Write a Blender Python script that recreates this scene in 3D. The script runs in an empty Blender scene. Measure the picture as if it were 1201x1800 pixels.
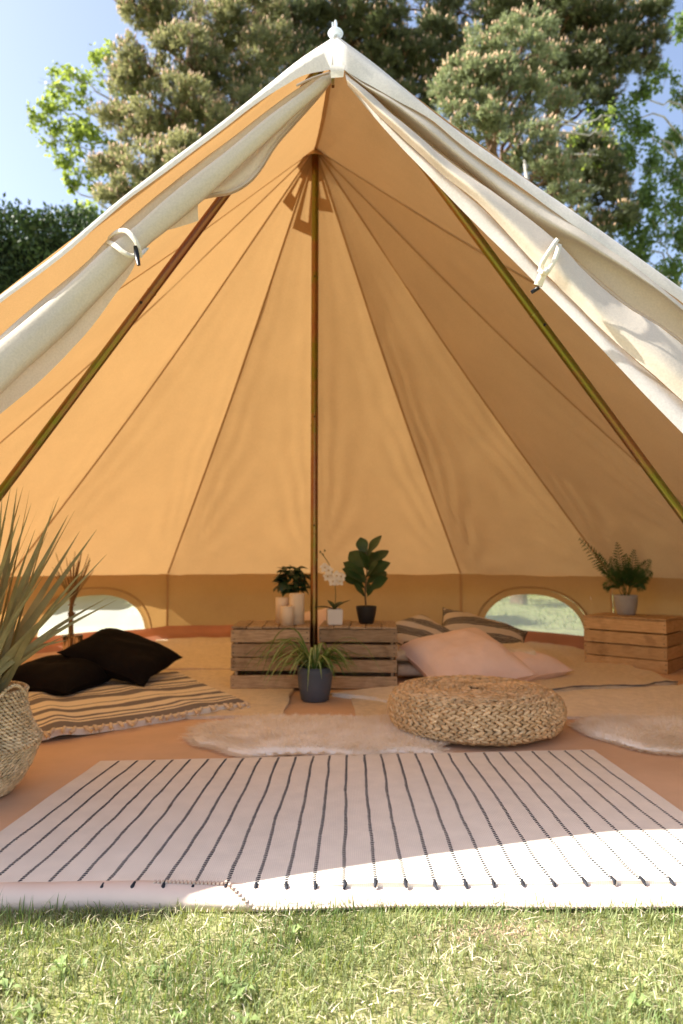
import bpy, math, random
import numpy as np
from mathutils import Vector, Matrix, noise as mnoise

R = math.radians
random.seed(7)
rng = np.random.default_rng(11)
C = bpy.context.scene.collection

# ------------------------------------------------------------------ camera
CAM_H = 0.80
PITCH = math.atan(85 / 1201.0)
cam_d = bpy.data.cameras.new('camera')
cam = bpy.data.objects.new('camera', cam_d)
C.objects.link(cam)
cam.location = (0, 0, CAM_H)
cam.rotation_euler = (math.pi / 2 + PITCH, 0, 0)
cam_d.sensor_fit = 'HORIZONTAL'
cam_d.sensor_width = 24
cam_d.lens = 24
cam_d.clip_start = 0.05
cam_d.clip_end = 600
cam_d.dof.use_dof = True
cam_d.dof.focus_distance = 1.75
cam_d.dof.aperture_fstop = 3.2
bpy.context.scene.camera = cam

# ------------------------------------------------------------------ sky, sun, exposure
SUN = Vector((-1.06, 0.03, 1.0)).normalized()          # direction to the sun
el = math.asin(SUN.z)
az = math.atan2(SUN.x, SUN.y)                           # from +Y towards +X
w = bpy.data.worlds.new('World')
bpy.context.scene.world = w
w.use_nodes = True
nt = w.node_tree
sky = nt.nodes.new('ShaderNodeTexSky')
sky.sky_type = 'NISHITA'
sky.sun_disc = False
sky.sun_elevation = el
sky.sun_rotation = az
sky.air_density = 1.0
sky.dust_density = 1.3
sky.ozone_density = 1.0
bg = nt.nodes['Background']
bg.inputs['Strength'].default_value = 0.100
wb = nt.nodes.new('ShaderNodeMixRGB')           # hazy early-summer sky, a little warmer than the clear-air model
wb.blend_type = 'MULTIPLY'
wb.inputs[0].default_value = 1.0
wb.inputs[2].default_value = (1.02, 0.89, 0.83, 1)
nt.links.new(sky.outputs[0], wb.inputs[1])
nt.links.new(wb.outputs[0], bg.inputs[0])
sd = bpy.data.lights.new('sun', 'SUN')
sd.energy = 4.1
sd.angle = R(0.5)
sd.color = (1.0, 0.95, 0.87)
so = bpy.data.objects.new('sun', sd)
C.objects.link(so)
so.rotation_euler = SUN.to_track_quat('Z', 'Y').to_euler()
vs = bpy.context.scene.view_settings
vs.view_transform = 'Standard'
vs.look = 'None'
vs.gamma = 1
vs.exposure = 1.92
vs.use_curve_mapping = False
cy = bpy.context.scene.cycles
cy.max_bounces = 14
cy.diffuse_bounces = 7
cy.transmission_bounces = 12
cy.transparent_max_bounces = 16


# ------------------------------------------------------------------ helpers
def at(u, v, d):
    """point at depth d (metres) seen at photograph pixel (u, v)"""
    dx = (u - 600.5) / 1201
    dz = (900 - v) / 1201
    y = math.cos(PITCH) - dz * math.sin(PITCH)
    z = math.sin(PITCH) + dz * math.cos(PITCH)
    t = d / y
    return np.array((dx * t, d, CAM_H + z * t))


def on(u, v, z=0.0):
    """point on the level z seen at photograph pixel (u, v)"""
    dx = (u - 600.5) / 1201
    dz = (900 - v) / 1201
    y = math.cos(PITCH) - dz * math.sin(PITCH)
    zz = math.sin(PITCH) + dz * math.cos(PITCH)
    t = (z - CAM_H) / zz
    return np.array((dx * t, y * t, z))


def V(*a):
    return np.array(a, dtype=float)


def nrm(a):
    a = np.asarray(a, float)
    return a / (np.linalg.norm(a) + 1e-12)


def fbm(p, s=1.0, o=3):
    q = Vector((p[0] * s, p[1] * s, p[2] * s))
    return mnoise.fractal(q, 1.0, 2.0, o)


class MB:
    """collects verts and faces for ONE mesh object"""

    def __init__(self):
        self.v = []
        self.f = []
        self.m = []

    def add(self, vs, fs, mi=0):
        b = len(self.v)
        self.v.extend([tuple(map(float, p)) for p in vs])
        for f in fs:
            self.f.append(tuple(i + b for i in f))
            self.m.append(mi)

    def grid(self, P, mi=0, closeu=False, closev=False):
        n, m = len(P), len(P[0])
        vs = [p for row in P for p in row]
        fs = []
        for i in range(n if closeu else n - 1):
            for j in range(m if closev else m - 1):
                a, b = i, (i + 1) % n
                c, d = j, (j + 1) % m
                fs.append((a * m + c, a * m + d, b * m + d, b * m + c))
        self.add(vs, fs, mi)

    def box(self, lo, hi, mi=0, M=None):
        x0, y0, z0 = lo
        x1, y1, z1 = hi
        vs = [V(x, y, z) for z in (z0, z1) for y in (y0, y1) for x in (x0, x1)]
        if M is not None:
            vs = [np.array(M @ Vector(p)) for p in vs]
        self.add(vs, [(0, 2, 3, 1), (4, 5, 7, 6), (0, 1, 5, 4), (2, 6, 7, 3), (0, 4, 6, 2), (1, 3, 7, 5)], mi)

    def tube(self, pts, r, n=8, mi=0, cap=True):
        pts = [np.asarray(p, float) for p in pts]
        k = len(pts)
        rs = r if hasattr(r, '__len__') else [r] * k
        rows = []
        up = V(0.13, 0.31, 0.94)
        for i in range(k):
            t = nrm(pts[min(i + 1, k - 1)] - pts[max(i - 1, 0)])
            a = np.cross(t, up)
            if np.linalg.norm(a) < 0.1:
                a = np.cross(t, V(1, 0, 0))
            a = nrm(a)
            b = np.cross(t, a)
            rows.append([pts[i] + rs[i] * (math.cos(q) * a + math.sin(q) * b) for q in np.linspace(0, 2 * math.pi, n, endpoint=False)])
        base = len(self.v)
        self.grid(rows, mi, closev=True)
        if cap:
            self.f.append(tuple(base + j for j in range(n)))
            self.m.append(mi)
            self.f.append(tuple(base + (k - 1) * n + j for j in reversed(range(n))))
            self.m.append(mi)

    def lathe(self, prof, n=32, mi=0, c=(0, 0, 0)):
        rows = []
        for (r, z) in prof:
            rows.append([V(c[0] + r * math.cos(q), c[1] + r * math.sin(q), c[2] + z) for q in np.linspace(0, 2 * math.pi, n, endpoint=False)])
        self.grid(rows, mi, closev=True)

    def build(self, name, mats, parent=None, smooth=True, kind=None, world=True):
        me = bpy.data.meshes.new(name)
        vs = np.array(self.v, dtype=np.float64).reshape(-1, 3)
        if parent is not None and world:
            off = Vector((0, 0, 0))
            q = parent
            while q is not None:
                off += q.location
                q = q.parent
            vs = vs - np.array(off)
        me.from_pydata(vs.tolist(), [], self.f)
        if not isinstance(mats, (list, tuple)):
            mats = [mats]
        for m in mats:
            me.materials.append(m)
        if len(mats) > 1:
            me.polygons.foreach_set('material_index', np.array(self.m, dtype=np.int32))
        if smooth:
            me.polygons.foreach_set('use_smooth', np.ones(len(self.f), dtype=bool))
        me.update()
        o = bpy.data.objects.new(name, me)
        C.objects.link(o)
        if parent is not None:
            o.parent = parent
        if kind:
            o['kind'] = kind
        return o


def big_mesh(name, verts, faces, mats, mi=None, parent=None, kind=None, smooth=False):
    """fast mesh of equal-sided faces from numpy arrays"""
    me = bpy.data.meshes.new(name)
    verts = np.asarray(verts, dtype=np.float32).reshape(-1, 3)
    faces = np.asarray(faces, dtype=np.int32)
    if parent is not None:
        off = Vector((0, 0, 0))
        q = parent
        while q is not None:
            off += q.location
            q = q.parent
        verts = verts - np.array(off, dtype=np.float32)
    nf, k = faces.shape
    me.vertices.add(len(verts))
    me.vertices.foreach_set('co', verts.ravel())
    me.loops.add(nf * k)
    me.loops.foreach_set('vertex_index', faces.ravel())
    me.polygons.add(nf)
    me.polygons.foreach_set('loop_start', np.arange(0, nf * k, k, dtype=np.int32))
    me.polygons.foreach_set('loop_total', np.full(nf, k, dtype=np.int32))
    for m in (mats if isinstance(mats, (list, tuple)) else [mats]):
        me.materials.append(m)
    if mi is not None:
        me.polygons.foreach_set('material_index', np.asarray(mi, dtype=np.int32))
    if smooth:
        me.polygons.foreach_set('use_smooth', np.ones(nf, dtype=bool))
    me.update(calc_edges=True)
    me.validate()
    o = bpy.data.objects.new(name, me)
    C.objects.link(o)
    if parent is not None:
        o.parent = parent
    if kind:
        o['kind'] = kind
    return o


def thing(name, label, cat, loc=(0, 0, 0), rz=0.0, group=None):
    o = bpy.data.objects.new(name, None)
    o.empty_display_size = 0.1
    C.objects.link(o)
    o.location = tuple(float(c) for c in loc)
    o.rotation_euler = (0, 0, rz)
    o['label'] = label
    o['category'] = cat
    if group:
        o['group'] = group
    return o


def tag(o, label, cat, group=None):
    o['label'] = label
    o['category'] = cat
    if group:
        o['group'] = group
    return o


def copy_tree(o, parent=None):
    c = o.copy()
    C.objects.link(c)
    if parent is not None:
        c.parent = parent
    for ch in list(o.children):
        copy_tree(ch, c)
    return c


def lerp(a, b, t):
    return a + (b - a) * t


def poly(pts, t):
    """point on a polyline at t in 0..1 by arc length"""
    pts = [np.asarray(p, float) for p in pts]
    L = [0.0]
    for a, b in zip(pts, pts[1:]):
        L.append(L[-1] + np.linalg.norm(b - a))
    s = t * L[-1]
    for i in range(len(pts) - 1):
        if s <= L[i + 1] or i == len(pts) - 2:
            k = (s - L[i]) / max(1e-9, L[i + 1] - L[i])
            return pts[i] + (pts[i + 1] - pts[i]) * k


def smooth_path(pts, n):
    """Catmull-Rom through pts, n samples"""
    pts = [np.asarray(p, float) for p in pts]
    k = len(pts) - 1
    out = []
    for q in np.linspace(0, k, n):
        i = min(int(q), k - 1)
        t = q - i
        p0 = pts[i - 1] if i > 0 else 2 * pts[0] - pts[1]
        p1, p2 = pts[i], pts[i + 1]
        p3 = pts[i + 2] if i + 2 <= k else 2 * pts[k] - pts[k - 1]
        out.append(0.5 * ((2 * p1) + (-p0 + p2) * t + (2 * p0 - 5 * p1 + 4 * p2 - p3) * t * t + (-p0 + 3 * p1 - 3 * p2 + p3) * t ** 3))
    return out


# ------------------------------------------------------------------ materials
def mat(name, col, rough=0.8, metal=0.0, var=0.12, vscale=8.0, bump=0.0, bscale=60.0, spec=0.3, col2=None,
        translucent=0.0, tcol=None, island=0.0, coat=0.0, stretch=None):
    m = bpy.data.materials.new(name)
    m.use_nodes = True
    t = m.node_tree
    b = t.nodes['Principled BSDF']
    b.inputs['Roughness'].default_value = rough
    b.inputs['Metallic'].default_value = metal
    b.inputs['Specular IOR Level'].default_value = spec
    if coat:
        b.inputs['Coat Weight'].default_value = coat
        b.inputs['Coat Roughness'].default_value = 0.15
    tc = t.nodes.new('ShaderNodeTexCoord')
    src = tc.outputs['Object']
    if stretch:
        mp = t.nodes.new('ShaderNodeMapping')
        mp.inputs['Scale'].default_value = stretch
        t.links.new(src, mp.inputs[0])
        src = mp.outputs[0]
    n = t.nodes.new('ShaderNodeTexNoise')
    n.inputs['Scale'].default_value = vscale
    n.inputs['Detail'].default_value = 5
    n.inputs['Roughness'].default_value = 0.6
    t.links.new(src, n.inputs['Vector'])
    rp = t.nodes.new('ShaderNodeValToRGB')
    c1 = tuple(max(0, c * (1 - var)) for c in col)
    c2 = col2 if col2 else tuple(min(1, c * (1 + var)) for c in col)
    rp.color_ramp.elements[0].position = 0.32
    rp.color_ramp.elements[1].position = 0.68
    rp.color_ramp.elements[0].color = (*c1, 1)
    rp.color_ramp.elements[1].color = (*c2, 1)
    t.links.new(n.outputs['Fac'], rp.inputs[0])
    colout = rp.outputs[0]
    if island:
        g = t.nodes.new('ShaderNodeNewGeometry')
        hsv = t.nodes.new('ShaderNodeHueSaturation')
        mr = t.nodes.new('ShaderNodeMapRange')
        mr.inputs['To Min'].default_value = 1 - island
        mr.inputs['To Max'].default_value = 1 + island
        t.links.new(g.outputs['Random Per Island'], mr.inputs[0])
        t.links.new(mr.outputs[0], hsv.inputs['Value'])
        t.links.new(colout, hsv.inputs['Color'])
        colout = hsv.outputs[0]
    t.links.new(colout, b.inputs['Base Color'])
    if bump:
        n2 = t.nodes.new('ShaderNodeTexNoise')
        n2.inputs['Scale'].default_value = bscale
        n2.inputs['Detail'].default_value = 4
        t.links.new(src, n2.inputs['Vector'])
        bp = t.nodes.new('ShaderNodeBump')
        bp.inputs['Strength'].default_value = bump
        bp.inputs['Distance'].default_value = 0.01
        t.links.new(n2.outputs['Fac'], bp.inputs['Height'])
        t.links.new(bp.outputs[0], b.inputs['Normal'])
    if translucent:
        tr = t.nodes.new('ShaderNodeBsdfTranslucent')
        mx = t.nodes.new('ShaderNodeMixShader')
        mx.inputs[0].default_value = translucent
        if tcol:
            tr.inputs[0].default_value = (*tcol, 1)
        else:
            t.links.new(colout, tr.inputs[0])
        t.links.new(b.outputs[0], mx.inputs[1])
        t.links.new(tr.outputs[0], mx.inputs[2])
        t.links.new(mx.outputs[0], t.nodes['Material Output'].inputs[0])
    return m


def wood_mat(name, a, b_, dark, stretch):
    m = mat(name, a, 0.75, var=0.0, vscale=3.0, col2=b_, bump=0.35, bscale=14, stretch=stretch, spec=0.2)
    t = m.node_tree
    b = t.nodes['Principled BSDF']
    link = b.inputs['Base Color'].links[0]
    src = link.from_socket
    oi = t.nodes.new('ShaderNodeObjectInfo')
    hsv = t.nodes.new('ShaderNodeHueSaturation')
    mr = t.nodes.new('ShaderNodeMapRange')
    mr.inputs['To Min'].default_value = 0.85
    mr.inputs['To Max'].default_value = 1.4
    t.links.new(oi.outputs['Random'], mr.inputs[0])
    t.links.new(mr.outputs[0], hsv.inputs['Value'])
    # dark stains
    tc = t.nodes.new('ShaderNodeTexCoord')
    n = t.nodes.new('ShaderNodeTexNoise')
    n.inputs['Scale'].default_value = 9
    n.inputs['Detail'].default_value = 6
    t.links.new(tc.outputs['Object'], n.inputs[0])
    rp = t.nodes.new('ShaderNodeValToRGB')
    rp.color_ramp.elements[0].position = 0.55
    rp.color_ramp.elements[1].position = 0.75
    t.links.new(n.outputs['Fac'], rp.inputs[0])
    mx = t.nodes.new('ShaderNodeMixRGB')
    mx.inputs[2].default_value = (*dark, 1)
    ml = t.nodes.new('ShaderNodeMath')
    ml.operation = 'MULTIPLY'
    ml.inputs[1].default_value = 0.6
    t.links.new(rp.outputs[0], ml.inputs[0])
    t.links.new(ml.outputs[0], mx.inputs[0])
    t.links.new(src, mx.inputs[1])
    t.links.new(mx.outputs[0], hsv.inputs['Color'])
    t.links.new(hsv.outputs[0], b.inputs['Base Color'])
    return m


def canvas_mat(name, refl, trans, mixf, weave=True):
    """woven cotton: diffuse on both sides, light passing through"""
    m = bpy.data.materials.new(name)
    m.use_nodes = True
    t = m.node_tree
    b = t.nodes['Principled BSDF']
    b.inputs['Roughness'].default_value = 0.95
    b.inputs['Specular IOR Level'].default_value = 0.08
    tc = t.nodes.new('ShaderNodeTexCoord')
    n = t.nodes.new('ShaderNodeTexNoise')
    n.inputs['Scale'].default_value = 2.2
    n.inputs['Detail'].default_value = 8
    n.inputs['Roughness'].default_value = 0.7
    t.links.new(tc.outputs['Object'], n.inputs[0])
    fine = t.nodes.new('ShaderNodeTexNoise')
    fine.inputs['Scale'].default_value = 160
    fine.inputs['Detail'].default_value = 3
    t.links.new(tc.outputs['Object'], fine.inputs[0])
    mr = t.nodes.new('ShaderNodeMapRange')
    mr.inputs['From Min'].default_value = 0.25
    mr.inputs['From Max'].default_value = 0.75
    mr.inputs['To Min'].default_value = 0.93
    mr.inputs['To Max'].default_value = 1.05
    t.links.new(n.outputs['Fac'], mr.inputs[0])
    mr2 = t.nodes.new('ShaderNodeMapRange')
    mr2.inputs['From Min'].default_value = 0.3
    mr2.inputs['From Max'].default_value = 0.7
    mr2.inputs['To Min'].default_value = 0.93
    mr2.inputs['To Max'].default_value = 1.06
    t.links.new(fine.outputs['Fac'], mr2.inputs[0])
    mu = t.nodes.new('ShaderNodeMath')
    mu.operation = 'MULTIPLY'
    t.links.new(mr.outputs[0], mu.inputs[0])
    t.links.new(mr2.outputs[0], mu.inputs[1])

    def tint(c):
        h = t.nodes.new('ShaderNodeHueSaturation')
        h.inputs['Color'].default_value = (*c, 1)
        t.links.new(mu.outputs[0], h.inputs['Value'])
        return h.outputs[0]
    t.links.new(tint(refl), b.inputs['Base Color'])
    tr = t.nodes.new('ShaderNodeBsdfTranslucent')
    t.links.new(tint(trans), tr.inputs[0])
    # soft puckers and creases in the cloth
    wr = t.nodes.new('ShaderNodeTexNoise')
    wr.inputs['Scale'].default_value = 3.0
    wr.inputs['Detail'].default_value = 6
    wr.inputs['Distortion'].default_value = 0.4
    t.links.new(tc.outputs['Object'], wr.inputs[0])
    bp = t.nodes.new('ShaderNodeBump')
    bp.inputs['Strength'].default_value = 0.22
    bp.inputs['Distance'].default_value = 0.02
    t.links.new(wr.outputs['Fac'], bp.inputs['Height'])
    bp2 = t.nodes.new('ShaderNodeBump')
    bp2.inputs['Strength'].default_value = 0.25
    bp2.inputs['Distance'].default_value = 0.002
    t.links.new(fine.outputs['Fac'], bp2.inputs['Height'])
    t.links.new(bp.outputs[0], bp2.inputs['Normal'])
    t.links.new(bp2.outputs[0], b.inputs['Normal'])
    t.links.new(bp2.outputs[0], tr.inputs['Normal'])
    mx = t.nodes.new('ShaderNodeMixShader')
    mx.inputs[0].default_value = mixf
    t.links.new(b.outputs[0], mx.inputs[1])
    t.links.new(tr.outputs[0], mx.inputs[2])
    t.links.new(mx.outputs[0], t.nodes['Material Output'].inputs[0])
    return m


M = {}
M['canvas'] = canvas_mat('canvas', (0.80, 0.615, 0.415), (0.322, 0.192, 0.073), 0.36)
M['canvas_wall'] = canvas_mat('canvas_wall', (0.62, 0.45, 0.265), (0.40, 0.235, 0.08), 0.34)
M['seam'] = canvas_mat('seam_tape', (0.54, 0.37, 0.20), (0.30, 0.14, 0.035), 0.25)
M['vent'] = canvas_mat('vent_canvas', (0.58, 0.40, 0.22), (0.36, 0.18, 0.05), 0.30)
M['flap'] = canvas_mat('flap_canvas', (0.66, 0.585, 0.475), (0.80, 0.70, 0.52), 0.15)
M['hood'] = canvas_mat('hood_canvas', (0.84, 0.81, 0.74), (0.85, 0.80, 0.68), 0.25)
M['mesh_flap'] = canvas_mat('flap_mesh', (0.74, 0.73, 0.70), (0.80, 0.78, 0.74), 0.40)
M['strap'] = mat('strap_cotton', (0.72, 0.65, 0.52), 0.9, bump=0.4, bscale=200)
M['toggle'] = mat('toggle_plastic', (0.012, 0.012, 0.013), 0.35, var=0.1)
M['zip'] = mat('zip_teeth', (0.56, 0.46, 0.38), 0.4, spec=0.5)
M['groundsheet'] = mat('groundsheet', (0.68, 0.445, 0.28), 0.62, var=0.09, vscale=2.6, bump=0.5, bscale=5, spec=0.25)
M['bathtub'] = mat('groundsheet_edge', (0.50, 0.25, 0.16), 0.5, var=0.15, vscale=3, translucent=0.28, tcol=(0.60, 0.22, 0.11))
M['lip'] = mat('groundsheet_lip', (0.72, 0.57, 0.47), 0.6, var=0.05, vscale=5, bump=0.15, bscale=20)
M['pole'] = None
M['plastic_clear'] = mat('clear_plastic', (0.75, 0.8, 0.85), 0.2, var=0.02, translucent=0.5)
M['rug'] = None
M['rug_line'] = mat('rug_line', (0.030, 0.032, 0.040), 0.9, var=0.4, vscale=90, bump=0.6, bscale=300)
M['fur'] = mat('sheepskin_fur', (0.93, 0.86, 0.74), 0.9, var=0.04, vscale=9, col2=(0.96, 0.92, 0.86), translucent=0.5)
M['skin'] = mat('sheepskin_hide', (0.95, 0.91, 0.85), 0.95, var=0.03, vscale=9)
M['rush'] = mat('rush_braid', (0.70, 0.45, 0.215), 0.7, var=0.22, vscale=22, col2=(0.84, 0.62, 0.36), bump=0.4, bscale=150, island=0.22)
M['rush_core'] = mat('rush_core', (0.30, 0.19, 0.09), 0.9)
M['seagrass'] = mat('seagrass', (0.66, 0.475, 0.25), 0.75, var=0.2, vscale=18, col2=(0.80, 0.61, 0.36), bump=0.5, bscale=160, island=0.28)
M['seagrass_core'] = mat('seagrass_core', (0.46, 0.33, 0.18), 0.9)
M['palm_dry'] = mat('dried_palm', (0.27, 0.23, 0.095), 0.7, var=0.25, vscale=6, col2=(0.38, 0.32, 0.15), translucent=0.2, island=0.25)
M['stem_dry'] = mat('dried_stem', (0.20, 0.12, 0.055), 0.85, var=0.3)
M['black_cloth'] = mat('black_velvet', (0.0085, 0.0065, 0.0065), 0.95, var=0.3, vscale=4, bump=0.3, bscale=30, spec=0.08)
M['pink_cloth'] = mat('pink_linen', (0.90, 0.69, 0.59), 0.95, var=0.04, vscale=10, bump=0.35, bscale=24, spec=0.1)
M['cream_wool'] = mat('cream_wool', (0.76, 0.635, 0.465), 0.98, var=0.1, vscale=30, bump=0.8, bscale=90, spec=0.05)
M['cream_wool_pale'] = mat('cream_wool_pale', (0.86, 0.76, 0.62), 0.98, var=0.08, vscale=25, bump=0.7, bscale=70, spec=0.05)
M['dark_edge'] = mat('dark_wool_edge', (0.13, 0.125, 0.135), 0.95)
M['tassel'] = mat('tassel', (0.70, 0.57, 0.42), 0.95)
M['wood'] = wood_mat('crate_wood', (0.255, 0.17, 0.095), (0.43, 0.31, 0.195), (0.09, 0.055, 0.03), (4, 40, 40))
M['wood_y'] = wood_mat('crate_wood_cross', (0.255, 0.17, 0.095), (0.42, 0.30, 0.19), (0.09, 0.055, 0.03), (40, 4, 40))
M['wood_light'] = wood_mat('crate_pine', (0.40, 0.24, 0.105), (0.56, 0.37, 0.19), (0.2, 0.11, 0.05), (4, 40, 40))
M['wood_light_y'] = wood_mat('crate_pine_cross', (0.40, 0.24, 0.105), (0.55, 0.36, 0.19), (0.2, 0.11, 0.05), (40, 4, 40))
M['nail'] = mat('nail_head', (0.02, 0.016, 0.013), 0.6)
M['inside_dark'] = mat('crate_inside', (0.05, 0.03, 0.015), 0.9)
M['wax'] = mat('candle_wax', (0.82, 0.66, 0.47), 0.5, var=0.03, translucent=0.12, tcol=(0.9, 0.6, 0.3))
M['wick'] = mat('wick', (0.02, 0.02, 0.02), 0.9)
M['pot_blue'] = mat('pot_slate', (0.085, 0.095, 0.115), 0.6, var=0.08)
M['pot_dark'] = mat('pot_black', (0.018, 0.016, 0.016), 0.5)
M['pot_white'] = mat('pot_white', (0.66, 0.62, 0.58), 0.45, var=0.03)
M['pot_grey'] = mat('pot_grey', (0.36, 0.35, 0.35), 0.7, var=0.06, vscale=20)
M['soil'] = mat('soil', (0.035, 0.022, 0.013), 0.95, bump=0.8)
M['leaf_dark'] = mat('leaf_dark', (0.018, 0.045, 0.016), 0.4, var=0.3, vscale=12, spec=0.45, translucent=0.1, tcol=(0.06, 0.12, 0.02))
M['leaf_fig'] = mat('leaf_fig', (0.028, 0.065, 0.02), 0.42, var=0.3, vscale=14, spec=0.45, translucent=0.12, tcol=(0.08, 0.15, 0.03))
M['leaf_palm'] = mat('leaf_palm', (0.035, 0.085, 0.022), 0.5, var=0.3, vscale=12, translucent=0.2, tcol=(0.1, 0.2, 0.03))
M['leaf_spider'] = mat('leaf_spider', (0.12, 0.22, 0.05), 0.5, var=0.25, vscale=12, translucent=0.25, tcol=(0.2, 0.32, 0.06))
M['leaf_cream'] = mat('leaf_cream', (0.50, 0.54, 0.25), 0.5, var=0.12, vscale=12, translucent=0.2)
M['petal'] = mat('orchid_petal', (0.84, 0.78, 0.68), 0.6, var=0.03, translucent=0.25)
M['petal_core'] = mat('orchid_lip', (0.65, 0.45, 0.12), 0.6)
M['stem_green'] = mat('plant_stem', (0.09, 0.10, 0.035), 0.6)
M['stem_brown'] = mat('plant_stem_brown', (0.13, 0.085, 0.045), 0.8)
M['bark'] = mat('pine_bark', (0.12, 0.075, 0.05), 0.95, var=0.5, vscale=5, bump=1.0, bscale=9, col2=(0.24, 0.15, 0.10))
M['bark_birch'] = mat('birch_bark', (0.46, 0.44, 0.40), 0.85, var=0.5, vscale=4, bump=0.5, bscale=8, col2=(0.60, 0.58, 0.54))
M['needle'] = mat('pine_needles', (0.155, 0.195, 0.105), 0.6, var=0.25, vscale=0.8, col2=(0.23, 0.255, 0.14), translucent=0.42, tcol=(0.42, 0.41, 0.17), island=0.35)
M['needle_blue'] = mat('pine_needles_blue', (0.19, 0.235, 0.135), 0.6, var=0.25, vscale=0.9, col2=(0.27, 0.30, 0.17), translucent=0.42, tcol=(0.36, 0.42, 0.19), island=0.35)
M['needle_dark'] = mat('pine_needles_dark', (0.11, 0.13, 0.065), 0.6, var=0.3, vscale=0.9, translucent=0.3, tcol=(0.17, 0.21, 0.08), island=0.35)
M['cone'] = mat('pine_candle', (0.46, 0.33, 0.19), 0.8, var=0.25, vscale=3, col2=(0.60, 0.40, 0.25), island=0.25)
M['birch_leaf'] = mat('birch_leaf', (0.13, 0.20, 0.04), 0.5, var=0.25, vscale=0.7, translucent=0.45, tcol=(0.42, 0.52, 0.08), island=0.35)
M['birch_leaf_dark'] = mat('birch_leaf_dark', (0.10, 0.165, 0.05), 0.5, var=0.25, vscale=0.7, translucent=0.4, tcol=(0.22, 0.32, 0.07), island=0.35)
M['hedge_leaf'] = mat('hedge_leaf', (0.04, 0.075, 0.025), 0.55, var=0.4, vscale=0.9, col2=(0.075, 0.13, 0.04), translucent=0.2, island=0.4)
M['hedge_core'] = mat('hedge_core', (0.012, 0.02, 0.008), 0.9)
M['grass'] = mat('grass_blades', (0.18, 0.245, 0.085), 0.6, var=0.35, vscale=3.5, col2=(0.36, 0.395, 0.19), translucent=0.35, tcol=(0.42, 0.48, 0.10), island=0.45)
M['grass_deep'] = mat('grass_blades_deep', (0.09, 0.16, 0.04), 0.6, var=0.3, vscale=3.5, col2=(0.19, 0.27, 0.09), translucent=0.3, tcol=(0.24, 0.36, 0.08), island=0.4)
M['straw'] = mat('straw', (0.62, 0.53, 0.34), 0.85, var=0.25, vscale=6, col2=(0.76, 0.68, 0.50), translucent=0.2, island=0.35)
M['weed'] = mat('weed_leaf', (0.21, 0.28, 0.10), 0.5, var=0.3, vscale=12, translucent=0.25, tcol=(0.25, 0.36, 0.08), island=0.25)


def pole_mat():
    m = mat('passivated_steel', (0.30, 0.2, 0.06), 0.33, metal=1.0, var=0.0, vscale=1.1, col2=(0.25, 0.24, 0.07), spec=0.5)
    t = m.node_tree
    rp = [n for n in t.nodes if n.type == 'VALTORGB'][0]
    e = rp.color_ramp.elements
    e[0].position = 0.40
    e[0].color = (0.27, 0.115, 0.065, 1)
    e[1].position = 0.64
    e[1].color = (0.23, 0.17, 0.05, 1)
    x = e.new(0.49)
    x.color = (0.29, 0.16, 0.06, 1)
    x = e.new(0.56)
    x.color = (0.20, 0.19, 0.035, 1)
    n = [q for q in t.nodes if q.type == 'TEX_NOISE'][0]
    n.inputs['Roughness'].default_value = 0.75
    n.inputs['Detail'].default_value = 8
    return m


M['pole'] = pole_mat()


def rug_mat():
    m = mat('rug_weave', (0.89, 0.80, 0.675), 0.97, var=0.05, vscale=14, spec=0.05)
    t = m.node_tree
    b = t.nodes['Principled BSDF']
    tc = t.nodes.new('ShaderNodeTexCoord')
    w1 = t.nodes.new('ShaderNodeTexWave')
    w1.bands_direction = 'Y'
    w1.inputs['Scale'].default_value = 75
    w1.inputs['Distortion'].default_value = 1.5
    w1.inputs['Detail'].default_value = 2
    w2 = t.nodes.new('ShaderNodeTexWave')
    w2.bands_direction = 'X'
    w2.inputs['Scale'].default_value = 60
    w2.inputs['Distortion'].default_value = 1.5
    for q in (w1, w2):
        t.links.new(tc.outputs['Object'], q.inputs[0])
    mu = t.nodes.new('ShaderNodeMath')
    mu.operation = 'MULTIPLY'
    t.links.new(w1.outputs['Fac'], mu.inputs[0])
    t.links.new(w2.outputs['Fac'], mu.inputs[1])
    bp = t.nodes.new('ShaderNodeBump')
    bp.inputs['Strength'].default_value = 0.4
    bp.inputs['Distance'].default_value = 0.003
    t.links.new(mu.outputs[0], bp.inputs['Height'])
    t.links.new(bp.outputs[0], b.inputs['Normal'])
    # shade between the threads, put into the colour
    link = b.inputs['Base Color'].links[0].from_socket
    mr = t.nodes.new('ShaderNodeMapRange')
    mr.inputs['To Min'].default_value = 0.90
    mr.inputs['To Max'].default_value = 1.04
    t.links.new(mu.outputs[0], mr.inputs[0])
    hs = t.nodes.new('ShaderNodeHueSaturation')
    t.links.new(mr.outputs[0], hs.inputs['Value'])
    t.links.new(link, hs.inputs['Color'])
    t.links.new(hs.outputs[0], b.inputs['Base Color'])
    return m


M['rug'] = rug_mat()


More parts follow.
